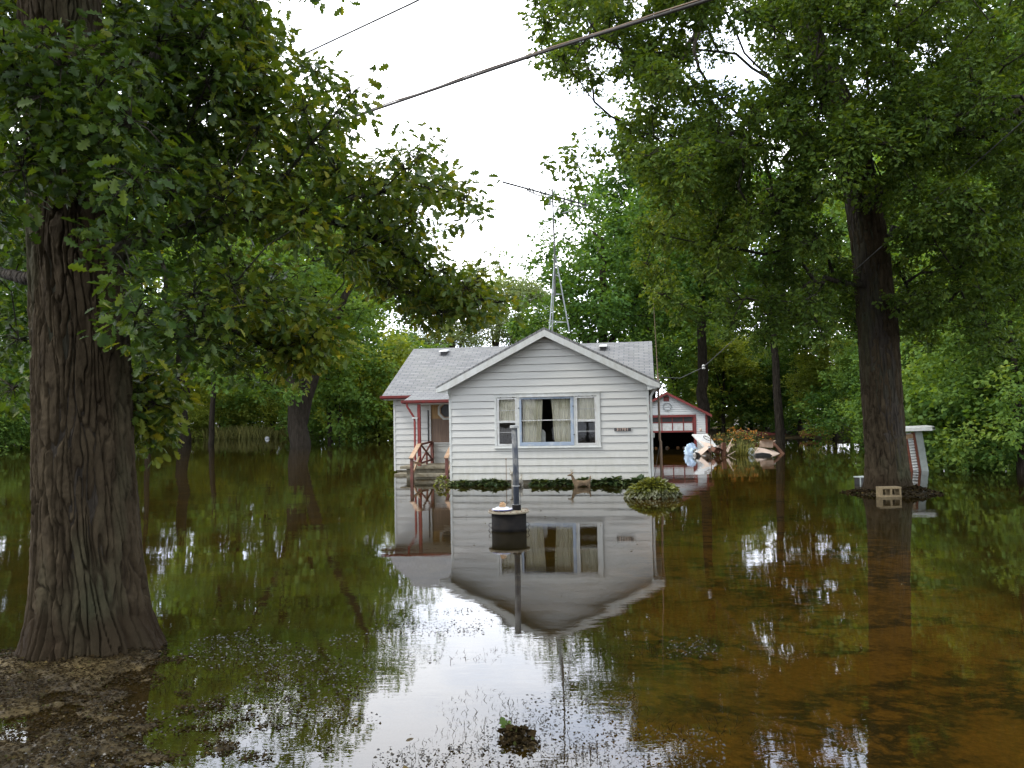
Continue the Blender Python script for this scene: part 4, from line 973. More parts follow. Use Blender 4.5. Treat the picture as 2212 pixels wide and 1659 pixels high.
for i in range(16):      # small broken bits lying in the heap
    p = dp(rr.uniform(885, 1300), rr.uniform(850, 945), rr.uniform(33.0, 34.2)); mb = MB(); a, b = rr.uniform(.10, .30), rr.uniform(.05, .16)
    mb.add([(-a,-b,0),(a,-b*.8,.01),(a*.9,b,.0),(-a*.8,b*.9,.015),(-a,-b,.025),(a,-b*.8,.035),(a*.9,b,.025),(-a*.8,b*.9,.04)], [(3,2,1,0),(4,5,6,7),(0,1,5,4),(1,2,6,5),(2,3,7,6),(3,0,4,7)])
    o = mb.build('broken_scrap', M[rr.choice(['card','white','brown','pink','greypanel','black'])], loc=(p[0], p[1], max(.02, p[2]))); o.rotation_euler = (rr.uniform(-1, 1), rr.uniform(-1, 1), rr.uniform(0, 3.1))
    tag(o, 'small broken scrap jumbled in the middle of the debris heap', 'scrap', 'broken scraps in the debris heap')
for i in range(7):
    q = np.array([-1.1+.32*i+rr.uniform(-.16, .16), 1.0+rr.uniform(-.4, .6), 0]); mb = MB(); mb.lathe([(.04,-.03),(.06+.05*rr.random(),-.01),(.07+.03*rr.random(),.03),(.05,.05+.05*rr.random()),(.03,.11)], 9)
    o = mb.build('floating_jug', M[rr.choice(['card','plank','card'])], loc=tuple(np.array([GX, GY, 0])+_hu*q[0]+_hv*q[1])); o.rotation_euler = (rr.uniform(-.6, .6), rr.uniform(.4, 1.3), rr.uniform(0, 3)); tag(o, 'small tan jug floating inside the dark garage', 'jug', 'jugs floating in the garage')
# flowers and tall grass in the heap
fl = thing('flowering_plant', 'tall plant with orange flowers growing through the debris heap', 'plant', tuple(dp(1350, 900, 34.6)*np.array([1,1,0])))
g = np.random.default_rng(12); st = MB(); tips = []
for k in range(60):
    a = np.array([g.normal()*.45, g.normal()*.25, 0]); h_ = .55+.65*g.random()*math.exp(-(a[0]/.7)**2); tpt = a*1.35+np.array([g.normal()*.06, 0, h_]); st.tube([a, (a+tpt)/2+np.array([0,0,.05]), tpt], [.008,.006,.004], 3, False); tips.append(tpt)
st.build('stem', M['leaf_dark'], fl)
P = np.array(tips).repeat(9, 0)+g.normal(size=(540,3))*np.array([.05,.05,.02]); D_ = g.normal(size=(540,3)); D_[:,2] *= .4
for k in range(60):      # one flower head on each stem
    q = slice(k*9, k*9+9); c = np.array(tips[k]); pp = c+(P[q]-P[q].mean(0))*.55
    link_mesh('flower', leaves_mesh('flower', pp, D_[q], np.tile([0,0,1.],(9,1))+g.normal(size=(9,3))*.4, .05+.03*g.random(9), g.random(9), LEAF_FAR), M['flower'], fl)
P = np.array(tips)[g.integers(0,60,1400)]*np.array([1,1,0])+np.stack([g.normal(size=1400)*.1, g.normal(size=1400)*.1, .95*g.random(1400)], 1); D_ = g.normal(size=(1400,3))
link_mesh('foliage', leaves_mesh('foliage', P, D_, np.tile([0,0,1.],(1400,1))+g.normal(size=(1400,3))*.5, .05+.06*g.random(1400), g.random(1400)*.9, LEAF_FAR), M['grass'], fl)
def blades(n, rad, ht, seed, wid=.02):
    g = np.random.default_rng(seed); a = g.random(n)*6.283; q = g.random(n)**.5
    P = np.stack([np.cos(a)*q*rad*.5, np.sin(a)*q*rad*.5, np.zeros(n)], 1); D = np.stack([np.cos(a)*q*.8+g.normal(size=n)*.2, np.sin(a)*q*.8+g.normal(size=n)*.2, np.ones(n)*(.5+.6*g.random(n))], 1)
    Nn = np.stack([np.cos(a), np.sin(a), .2*np.ones(n)], 1)+g.normal(size=(n,3))*.3
    V0 = np.array([(0,-wid,0),(0,wid,0),(.5,wid*.8,.03),(.5,-wid*.8,.03),(1,0,-.16)]); return leaves_mesh('blades', P, D, Nn, ht*(.5+.6*g.random(n)), np.clip(.5+.3*g.normal(size=n),0,1), (V0, [[0,1,2,3],[3,2,4]]))
p = dp(1370,950,33.4); tag(link_mesh('grass_tuft', blades(260,.75,.75,5), M['grass'], loc=(p[0],p[1],-.03)), 'bleached tall grass tuft below the orange flowers', 'grass tuft')
# far bits
p = dp(1560,690,52); mb = MB(); mb.add([(-1.5,0,.0),(1.9,.2,.15),(1.9,.6,.15),(-1.5,.8,0),(-1.2,.1,.5),(.2,.2,.35),(.2,.5,.35),(-1.2,.6,.5)], [(3,2,1,0),(4,5,6,7),(0,1,5,4),(1,2,6,5),(2,3,7,6),(3,0,4,7)]); tag(mb.build('red_sheet', M['red'], loc=(p[0],p[1],p[2]-.3)), 'dark red pointed shape lying beyond the debris heap', 'sheet')
for i in range(7):
    p = at(1752+6*(i % 4), 939-5*(i//4), 51+.3*i); mb = MB(); mb.box((-.75,-.07,-.05), (.75,.07,.05)); o = mb.build('lumber_board', M['plank'], loc=tuple(p)); o.rotation_euler = (0, R([-3,4,1,-6,2,5,-2][i]), R([10,-8,20,3,-15,6,12][i])); tag(o, 'orange lumber board in the loose stack under the far right trees', 'board', 'lumber boards in the far stack')
p = at(577, 947, 80); mb = MB(); mb.lathe([(.03,-.2),(.18,-.12),(.24,.0),(.20,.1),(.12,.17),(.03,.2)], 18); tag(mb.build('float_ball', M['plate'], smooth=True, loc=(p[0],p[1],.06)), 'tiny white ball floating near the far left bank', 'ball')

# ------------------------------------------------------------------ left oak: trunk with real furrows, limbs, crown
def furrowed_trunk(axis_pts, rads, name, m, parent, base, seed=1, nth=420, nz_=820, depth=.046, cellw=.046, cellh=.62, flare=None):
    ax = np.array(axis_pts, float); L = np.concatenate([[0], np.cumsum(np.linalg.norm(np.diff(ax, axis=0), axis=1))])
    t = np.linspace(0, L[-1], nz_); C = np.stack([np.interp(t, L, ax[:, i]) for i in range(3)], 1); Rd = np.interp(t, L, rads)
    th = np.linspace(0, 2*np.pi, nth, endpoint=False); TH, T = np.meshgrid(th, t)
    ncol = int(round(2*np.pi*np.mean(rads[1:])/cellw)); g = np.random.default_rng(seed)
    A = TH/(2*np.pi)*ncol; wv = (fbm(np.cos(TH)*3+9, T*1.6+np.sin(TH)*3, 3, 1)-.5)*2.6 + (fbm(np.cos(TH)*6+2, T*3.4+np.sin(TH)*6, 2, 11)-.5)*.9
    A = A+wv; B = T/cellh + (fbm(np.cos(TH)*4+3, T*4+np.sin(TH)*4, 2, 6)-.5)*.8
    nrow = int(T.max()/cellh)+6; jx = g.random((ncol, nrow)); jy = g.random((ncol, nrow))
    ai = np.floor(A).astype(int); bi = np.floor(B).astype(int); F1 = np.full(A.shape, 9.); F2 = np.full(A.shape, 9.); ID = np.zeros(A.shape)
    for da in (-1, 0, 1):
        for db in (-1, 0, 1):
            ca, cb2 = (ai+da) % ncol, np.clip(bi+db+2, 0, nrow-1)
            dx = ai+da+jx[ca, cb2]-A; dy = (bi+db+jy[ca, cb2]-B)*.9; d = np.sqrt(dx*dx+dy*dy)
            lt = d < F1; F2 = np.where(lt, F1, np.minimum(F2, d)); ID = np.where(lt, jx[ca, cb2], ID); F1 = np.where(lt, d, F1)
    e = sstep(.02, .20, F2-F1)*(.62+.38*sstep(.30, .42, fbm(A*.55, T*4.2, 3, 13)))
    h = depth*(e*(.6+.4*ID)) + .014*(fbm(A*1.6, T*14, 3, 8)-.5) + .010*(fbm(A*5, T*45, 2, 3)-.5)
    rad = Rd[:, None] + h - depth*.5
    if flare is not None:
        lob = sum(a_*np.maximum(0, np.cos(TH-p_))**k_ for p_, a_, k_ in flare); rad = rad + lob*np.exp(-T/.36) + .07*np.exp(-T/.24)
    rad = rad + .02*np.sin(TH*2+T*.7)
    V = C[:, None] + np.stack([np.cos(TH)*rad, np.sin(TH)*rad, np.zeros_like(rad)], -1) - np.array(base)
    i = np.arange(nz_-1)[:, None]*nth; j = np.arange(nth)[None]; j2 = (j+1) % nth
    q = np.stack([i+j, i+j2, i+nth+j2, i+nth+j], -1).reshape(-1)
    me = np_mesh(name, V.reshape(-1, 3), q, np.arange(0, len(q), 4))
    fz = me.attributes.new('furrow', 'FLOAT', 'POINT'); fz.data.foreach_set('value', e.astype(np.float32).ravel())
    return link_mesh(name, me, m, parent, smooth=True)
def bark_plain(name, c1, c2):
    m, n, l, p = mat(name)
    f = noise(n, l, coords(n, l, (1, 1, .35)), 11, 6, .65); f2 = noise(n, l, coords(n, l, (1, 1, .3)), 1.6, 3)
    col = ramp(n, l, f, [(.3, c1), (.72, c2)])
    col = mixc(n, l, ramp(n, l, f2, [(.5, (0,0,0)), (.68, (.45,.45,.45))]), col, (.05,.058,.032))
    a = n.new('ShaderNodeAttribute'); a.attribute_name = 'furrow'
    col = mixc(n, l, ramp(n, l, a.outputs['Fac'], [(0, (.5,.5,.5)), (.35, (0,0,0))]), col, (.010,.0065,.004))   # furrows painted darker: shade put into the bark colour
    sz = n.new('ShaderNodeSeparateXYZ'); l.new(coords(n, l), sz.inputs[0])     # wet, muddy foot left by the flood, with a ragged upper edge
    rg_ = n.new('ShaderNodeMath'); rg_.operation = 'MULTIPLY_ADD'; rg_.inputs[1].default_value = -.45; l.new(noise(n, l, coords(n, l, (1, 1, .6)), 5, 5, .6), rg_.inputs[0]); l.new(sz.outputs['Z'], rg_.inputs[2])
    col = mixc(n, l, ramp(n, l, rg_.outputs[0], [(.0, (.75,.75,.75)), (.16, (0,0,0))]), col, (.020,.013,.007))
    l.new(col, p.inputs['Base Color']); p.inputs['Roughness'].default_value = .9; p.inputs['Specular IOR Level'].default_value = .1
    bump(n, l, noise(n, l, coords(n, l, (1, 1, .5)), 70, 5, .75), p, .9, .010); return m
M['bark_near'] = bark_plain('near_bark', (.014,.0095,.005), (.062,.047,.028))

def tree_root(name, label, base, group=None): return thing(name, label, 'tree', tuple(base), 0, group)
def shift(arr, base): return arr-np.array(base)

g = np.random.default_rng(11)
baseL = np.array([OAK_L[0], OAK_L[1], 0.0])
tL = tree_root('oak_tree', 'massive oak close at the left with deeply furrowed bark trunk', baseL)
axL = [np.array([at(208,1400,6.3)[0], 6.3, -.12]), at(196,1330,6.3), at(184,1050,6.3), at(176,800,6.3), at(165,560,6.3), at(155,380,6.3), at(134,60,6.3), at(118,-250,6.3), at(100,-700,6.35), at(85,-1250,6.4)]
rdL = [.375,.355,.335,.327,.322,.315,.305,.29,.26,.19]
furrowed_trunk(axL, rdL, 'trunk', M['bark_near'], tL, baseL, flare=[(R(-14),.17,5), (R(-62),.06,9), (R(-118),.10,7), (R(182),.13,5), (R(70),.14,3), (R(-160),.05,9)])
S = Skel()
top = S.line(axL, -1, .30, .18, .35, .35)
for i in range(len(S.p)): S.fix[i] = float(np.interp(i/(len(S.p)-1), [0,1], [.33,.2]))
def limb(S, pts, r0, r1, wob=.015):
    P = [np.array(at(x, y, Y)) if len(q) == 3 else None for q in pts for (x, y, Y) in [q]]
    k = S.nearest(P[0]); return S.line([S.p[k]]+P, k, r0, r1, .22, .15, g, wob)
limb(S, [(262,548,6.1),(310,515,6.3),(400,490,6.7),(500,470,7.0),(560,462,7.2),(650,460,7.4),(740,480,7.8),(800,505,8.1),(870,545,8.4),(920,590,8.7),(985,640,9.0),(1060,655,9.2)], .085, .012)
limb(S, [(650,460,7.4),(720,440,7.5),(830,415,7.8),(900,400,8.0),(985,430,8.2)], .038, .010)
limb(S, [(240,330,6.15),(300,230,6.3),(330,155,6.3),(380,60,6.4),(430,-60,6.5),(520,-250,6.8)], .09, .03)
limb(S, [(330,155,6.3),(400,168,6.6),(480,215,6.9),(560,280,7.2),(630,310,7.4),(720,330,7.7)], .05, .010)
limb(S, [(70,610,6.4),(20,590,6.8),(-80,570,7.5)], .07, .02)
limb(S, [(240,700,6.3),(330,660,6.6),(430,690,6.9),(540,730,7.2),(620,780,7.5)], .05, .01)
limb(S, [(250,780,6.5),(290,810,6.9),(330,880,7.3)], .03, .01)
limb(S, [(100,-250,6.0),(100,-300,4.5),(120,-500,2.6)], .10, .03)
limb(S, [(100,-500,6.2),(400,-560,5.6),(800,-640,5.2)], .10, .02)
P1 = [(-40,-60),(560,-60),(575,20),(630,100),(690,160),(745,195),(800,232),(780,255),(735,270),(690,310),(740,345),(790,375),(850,345),(890,325),(920,330),(945,370),(1015,425),(1015,445),(980,475),(945,455),(890,480),(850,520),(820,545),(780,565),(720,555),(660,600),(675,700),(660,780),(620,800),(560,790),(500,830),(455,830),(410,750),(330,735),(285,740),(280,600),(-40,500)]
H1 = [[(0,455),(60,455),(70,620),(0,620)], [(60,600),(280,590),(280,760),(60,760)], [(300,395),(370,395),(360,450),(300,450)], [(340,740),(420,760),(415,870),(340,870)], [(45,-60),(222,-60),(222,95),(50,95)], [(60,385),(258,385),(258,610),(60,610)], [(430,505),(560,490),(640,500),(600,560),(440,580)], [(300,560),(420,590),(400,680),(300,660)], [(545,0),(580,0),(580,30),(545,30)]]
def depthL(x, y, g):
    if x < 300: 
        return g.uniform(4.9, 5.7) if y > 90 and g.random() < .6 else g.uniform(6.9, 8.3)
    return g.uniform(5.6, 7.4)+(x-330)/700*1.5
C1, XY = sample_poly(g, P1, 290, .20, depthL, H1)
kp = [i for i, (x, y) in enumerate(XY) if not (y > 425 and x > 300 and g.random() < .42)]
C1 = [C1[i] for i in kp]; XY = [XY[i] for i in kp]
P2 = [(760,560),(830,565),(890,600),(960,640),(1040,600),(1080,640),(1085,665),(1020,655),(940,690),(905,670),(860,625),(780,600)]
C2, XY2 = sample_poly(g, P2, 30, .18, lambda x, y, g: g.uniform(8.2, 9.3))
P3 = [(285,810),(325,820),(365,880),(350,905),(320,940),(290,940)]
C3, XY3 = sample_poly(g, P3, 20, .14, lambda x, y, g: g.uniform(6.6, 7.3))
P5 = [(590,740),(660,660),(700,720),(680,780),(640,800)]
C5, XY5 = sample_poly(g, P5, 12, .15, lambda x, y, g: g.uniform(7.0, 7.8))
P6 = [(-60,420),(55,440),(60,860),(-60,880)]
C6, XY6 = sample_poly(g, P6, 16, .2, lambda x, y, g: g.uniform(6.8, 9.0))
# the rest of the crown, over and behind the road
C4 = []
while len(C4) < 150:
    q = g.normal(size=3)*np.array([3.0, 2.6, 1.5])+np.array([-3.0, 5.6, 7.4])
    if q[2] < 5.2 + max(0, (q[1]-4)*.32): continue
    if q[0] > -.6: continue
    C4.append(q)
P7 = [(760,455),(870,480),(960,590),(990,640),(900,620),(790,545)]
C7, XY7 = sample_poly(g, P7, 16, .16, lambda x, y, g: g.uniform(7.7, 9.0))
C1 = C1+C7; XY = XY+XY7
allC = C1+C2+C3+C5+C6+C4
tn = np.concatenate([np.full(len(C1), .37), np.full(len(C2), .60), np.full(len(C3), .60), np.full(len(C5), .66), np.full(len(C6), .33), np.full(len(C4), .3)])
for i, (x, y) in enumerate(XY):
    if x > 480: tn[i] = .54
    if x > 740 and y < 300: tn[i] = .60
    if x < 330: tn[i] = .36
S.grow(allC, g, .30, .28, .03, .05); S.radii(.0065, .46, .8)
mbT = MB(); S.tubes(mbT, minr=0)
big = np.array(allC); rad = np.full(len(big), .24); rad[len(C1)+len(C2)+len(C3)+len(C5)+len(C6):] = .5
per_big = len(C1)+len(C2)+len(C3)+len(C5)+len(C6)
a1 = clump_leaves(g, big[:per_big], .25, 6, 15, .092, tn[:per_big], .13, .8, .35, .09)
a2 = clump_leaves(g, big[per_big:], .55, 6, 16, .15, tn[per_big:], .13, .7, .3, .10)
twig_tubes(mbT, big[:per_big], a1[5], .0035)
mbT.v = [tuple(np.array(v)-baseL) for v in mbT.v]
# leave out the smooth core of the trunk: the furrowed trunk stands in its place
limbs = mbT.build('limbs', M['bark_oak'], tL, smooth=True)
cat_ = lambda i: np.concatenate([a1[i], a2[i]])
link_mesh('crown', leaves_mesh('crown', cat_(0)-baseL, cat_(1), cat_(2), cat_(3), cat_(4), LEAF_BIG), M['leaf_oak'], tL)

# ------------------------------------------------------------------ right oak
g = np.random.default_rng(23)
baseR = np.array([OAK_R[0], OAK_R[1], .0])
tR = tree_root('oak_tree', 'big oak with stout dark trunk on a small mud mound at the right', baseR)
YR = 17.0
axR = [np.array([OAK_R[0], YR, -.1]), at(1918,1040,YR), at(1908,900,YR), at(1897,720,YR), at(1882,560,YR), at(1864,430,YR), at(1845,330,YR), at(1800,200,YR), at(1755,90,YR), at(1712,0,YR), at(1680,-170,YR), at(1650,-420,YR), at(1640,-700,YR)]
rdR = [.42,.41,.385,.37,.36,.36,.34,.31,.29,.27,.24,.16,.06]
S = Skel(); S.line(axR, -1, .4, .1, .4, .30)
Lr = np.concatenate([[0], np.cumsum(np.linalg.norm(np.diff(np.array(axR), axis=0), axis=1))])
for i in range(len(S.p)): S.fix[i] = float(np.interp(i/(len(S.p)-1)*Lr[-1], Lr, rdR))
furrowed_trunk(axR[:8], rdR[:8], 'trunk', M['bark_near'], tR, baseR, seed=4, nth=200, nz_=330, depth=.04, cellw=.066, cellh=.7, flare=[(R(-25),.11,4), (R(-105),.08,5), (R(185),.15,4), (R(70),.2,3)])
def limbR(pts, r0, r1, wob=.05): return limb(S, pts, r0, r1, wob)
limbR([(1880,440,16.8),(1906,395,16.5),(1966,345,16),(2056,300,15.5),(2140,275,15),(2212,245,14.5),(2330,190,14)], .17, .05)
limbR([(1906,395,16.5),(1990,310,15.2),(2090,240,14.2),(2200,200,13.4)], .11, .03)
limbR([(1900,520,17),(1950,495,17.4),(2020,500,17.8),(2110,540,18.2),(2200,600,18.5)], .08, .02)
limbR([(1850,400,16.8),(1781,400,16.4),(1746,440,16.2),(1706,530,16.0),(1680,600,15.8)], .09, .02)
limbR([(1840,330,16.8),(1760,300,16.3),(1706,320,16.0),(1681,420,15.8),(1606,450,15.6),(1586,475,15.6),(1575,540,15.6)], .10, .02)
limbR([(1680,-150,16.8),(1610,-100,16.3),(1541,0,15.8),(1506,65,15.6),(1476,120,15.5),(1431,200,15.4),(1400,300,15.3)], .12, .02)
limbR([(1541,0,15.8),(1490,140,15.2),(1560,230,15.2),(1540,290,15.2)], .05, .015)
limbR([(1610,-100,16.3),(1450,-90,15.4),(1330,-20,15),(1270,60,14.8),(1240,120,14.8)], .09, .015)
limbR([(1720,20,17),(1850,-40,16),(2000,60,15),(2031,90,14.8)], .08, .02)
limbR([(1870,620,17),(1780,600,16.2),(1700,640,15.6),(1600,650,15.2)], .07, .015)
limbR([(1800,200,17),(1700,200,16),(1600,280,15.4),(1480,360,15),(1400,420,14.9)], .09, .015)
limbR([(1900,680,17),(1990,640,16.5),(2080,640,16.2)], .06, .015)
RP = [(1160,-60),(1165,40),(1190,110),(1225,150),(1228,185),(1265,225),(1278,180),(1310,110),(1345,125),(1385,170),(1400,230),(1345,255),(1325,300),(1350,350),(1400,390),(1425,430),(1385,470),(1390,540),(1405,620),(1480,680),(1600,650),(1700,690),(1790,660),(1850,700),(1990,680),(2100,640),(2260,560),(2260,-60)]
RH = [[(1800,400),(1915,400),(1935,700),(1845,700)], [(1440,620),(1520,560),(1560,640),(1500,690)], [(1700,470),(1760,450),(1780,560),(1720,600)], [(1300,250),(1380,240),(1400,330),(1330,330)], [(1545,10),(1690,50),(1690,160),(1640,185),(1545,185),(1520,120)], [(1420,230),(1470,250),(1450,310),(1400,300)], [(1560,470),(1680,460),(1690,560),(1600,590),(1560,560)], [(2090,30),(2150,10),(2150,60),(2095,90)]]
def depthR(x, y, g):
    return g.uniform(12.8, 17.5) if y < 420 else g.uniform(14.2, 18.6)
CR, XYR = sample_poly(g, RP, 240, .68, depthR, RH)
CR0 = CR; CR = chains(g, CR0, (1, 3), .27, .30)
def to_px(p):
    d = np.asarray(p)-np.array([0, 0, CAM_H]); z = d@_F; return (1106+FPX*(d@_RT)/z, 829.5-FPX*(d@_UP)/z)
HX = [[(1775,310),(1925,330),(1965,720),(1830,720),(1795,430)], [(1930,395),(2225,215),(2225,300),(1950,470)], [(1690,60),(1770,60),(1850,300),(1780,300)], [(1590,420),(1700,300),(1720,340),(1640,500),(1570,560)]]
CR = [p for p in CR if in_poly(RP, *to_px(p)) or to_px(p)[0] > 1450]
CR = [p for p in CR if not (p[1] < 17.2 and any(in_poly(h, *to_px(p)) for h in HX) and g.random() < .62)]
XYR = [to_px(p) for p in CR]
CB = []
while len(CB) < 60:
    q = g.normal(size=3)*np.array([4.2, 3.6, 2.6])+np.array([7.0, 18.0, 9.5])
    if q[2] > 6.3 and q[1] > 11 and q[0] > 1.2 and (q[2] > 10.8 or q[1] > 19.5): CB.append(q)
allR = CR+CB; S.grow(allR, g, .30, .4, .06, .02); S.radii(.011, .45, .8)
mbT = MB(); S.tubes(mbT)
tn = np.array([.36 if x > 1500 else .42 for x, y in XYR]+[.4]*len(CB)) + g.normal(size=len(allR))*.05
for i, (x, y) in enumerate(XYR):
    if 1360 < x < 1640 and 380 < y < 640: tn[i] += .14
big = np.array(allR)
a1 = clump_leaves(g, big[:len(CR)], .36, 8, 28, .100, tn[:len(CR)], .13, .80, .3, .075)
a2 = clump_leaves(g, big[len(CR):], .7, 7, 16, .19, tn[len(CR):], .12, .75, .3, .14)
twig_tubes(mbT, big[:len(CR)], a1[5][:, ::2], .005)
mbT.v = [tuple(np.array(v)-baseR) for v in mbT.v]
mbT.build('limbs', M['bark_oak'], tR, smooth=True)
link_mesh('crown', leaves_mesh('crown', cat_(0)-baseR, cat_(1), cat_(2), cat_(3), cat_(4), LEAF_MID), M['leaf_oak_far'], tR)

# ------------------------------------------------------------------ woods: a few kinds of tree grown once, then copied
def grow_kind(seed, H, r0, spread, c0, nclump, crad, leaf, lean=0, fork=None, trunk_frac=.75, gap=.0, twigs=16, per=8, shape='round'):
    """tree at the origin: returns trunk mesh and crown mesh"""
    g = np.random.default_rng(seed); S = Skel()
    top = np.array([lean, lean*.3, H*trunk_frac])
    S.line([(0,0,-.6), (lean*.12, 0, H*.2), (lean*.45, 0, H*.45), top], -1, r0, r0*.25, H*.045, c0*.8, g, r0*.12)
    n0 = len(S.p)
    for (h, dx, dy, dz, rr_) in (fork or ()):
        k = S.nearest((lean*h, 0, H*h)); S.line([S.p[k], S.p[k]+np.array([dx*.35, dy*.35, dz*.45]), S.p[k]+np.array([dx, dy, dz])], k, r0*rr_, r0*rr_*.3, H*.045, .2, g, r0*.1)
    C = []; cz = H*(c0+1)/2; hz = H*(1-c0)/2
    while len(C) < nclump:
        q = g.normal(size=3); q /= np.linalg.norm(q); q *= g.random()**.42
        p = np.array([q[0]*spread+lean*.8, q[1]*spread, cz+q[2]*hz])
        t = (p[2]-H*c0)/(H*(1-c0))
        if shape == 'round': k = 1.0
        elif shape == 'tall': k = .55+.45*math.sin(math.pi*min(1, t*1.1))
        else: k = 1.15-.6*t
        p[0] = lean*.8+(p[0]-lean*.8)*k; p[1] *= k
        if gap and vnoise(p[0]*.45+seed, p[2]*.45) < gap: continue
        C.append(p)
    S.grow(C, g, .3, H*.045, H*.006, .05); S.radii(.012*H/15, .5, .8)
    mb = MB(); S.tubes(mb, minr=.012)
    me = bpy.data.meshes.new('trunk'); me.from_pydata(mb.v, [], mb.f); me.update(); me.polygons.foreach_set('use_smooth', np.ones(len(me.polygons), bool))
    me.materials.append(M['bark_far'])
    C = np.array(C); a = clump_leaves(g, C, crad*(.75+.5*g.random(len(C))), per, twigs, leaf, .36+.14*g.normal(size=len(C)), .12, .72, .3, leaf*.8)
    cm = leaves_mesh('crown', a[0], a[1], a[2], a[3], a[4], LEAF_FAR)
    return me, cm
KIND = {
 'fork':  grow_kind(1, 20, .58, 6.4, .14, 150, 1.15, .30, -1.9, [(.05,3.6,.8,10.5,.72),(.09,1.2,-.6,7,.4),(.30,-3.4,-.5,7,.5),(.36,2.6,1,9,.45)], .7, .26),
 'broad': grow_kind(2, 15, .42, 5.2, .24, 130, 1.0, .27, .4, [(.3,-2.6,.4,5,.5),(.36,2.8,-.6,5,.5),(.45,.6,2,5,.4)], .8, .20),
 'tall':  grow_kind(3, 22, .42, 4.6, .42, 130, 1.1, .28, -.6, [(.5,1.8,.5,6,.5)], .85, .36, shape='tall'),
 'thin':  grow_kind(4, 18, .25, 3.4, .34, 90, 1.0, .27, .8, [], .88, .3, shape='tall'),
 'dense': grow_kind(5, 17, .40, 5.4, .16, 170, 1.15, .29, .3, [(.3,-2,.5,6,.5),(.3,2,.7,6,.5)], .85, .12),
 'loose': grow_kind(6, 19, .34, 4.6, .36, 85, .95, .25, 1.0, [(.3,-2.4,.3,8,.5),(.4,2,.5,7,.5)], .85, .42),
 'bush':  grow_kind(7, 5, .10, 2.6, .02, 75, .62, .20, .2, [(.1,-1,.3,2.5,.7),(.1,1,.3,2.5,.7)], .7, .1, 14, 7),
 'bush2': grow_kind(8, 4, .08, 3.0, .0, 70, .55, .17, -.2, [(.1,-1.2,.3,1.8,.7),(.1,1.2,-.3,2,.7)], .6, .2, 14, 7, 'skirt'),
 'droop': grow_kind(9, 9, .16, 3.2, .05, 120, .75, .17, .3, [(.3,-1.4,-.8,3,.6),(.25,1.4,-.8,3,.6)], .8, .2, 16, 8, 'skirt'),
}
CROWN = {}
def wood_tree(name, kind, leafm, x, y, H, rz, label, base_h, group=None, sx=1.0, cat='tree'):
    tm, cm = KIND[kind]; key = (kind, leafm)
    if key not in CROWN:
        c = cm.copy() if any(k[0] == kind for k in CROWN) else cm
        c.materials.clear(); c.materials.append(M[leafm]); CROWN[key] = c
    s = H/base_h; o = thing(name, label, cat, (x, y, float(ground_z(x, y))+.05), rz, group); o.scale = (s*sx, s*sx, s)
    for nm, me in (('trunk', tm), ('crown', CROWN[key])):
        c = bpy.data.objects.new(nm, me); COL.objects.link(c); c.parent = o
    return o
BH_ = dict(fork=20, broad=15, tall=22, thin=18, dense=17, loose=19, bush=5, bush2=4, droop=9)
def px(x, Y): return (x-1106)/FPX*Y
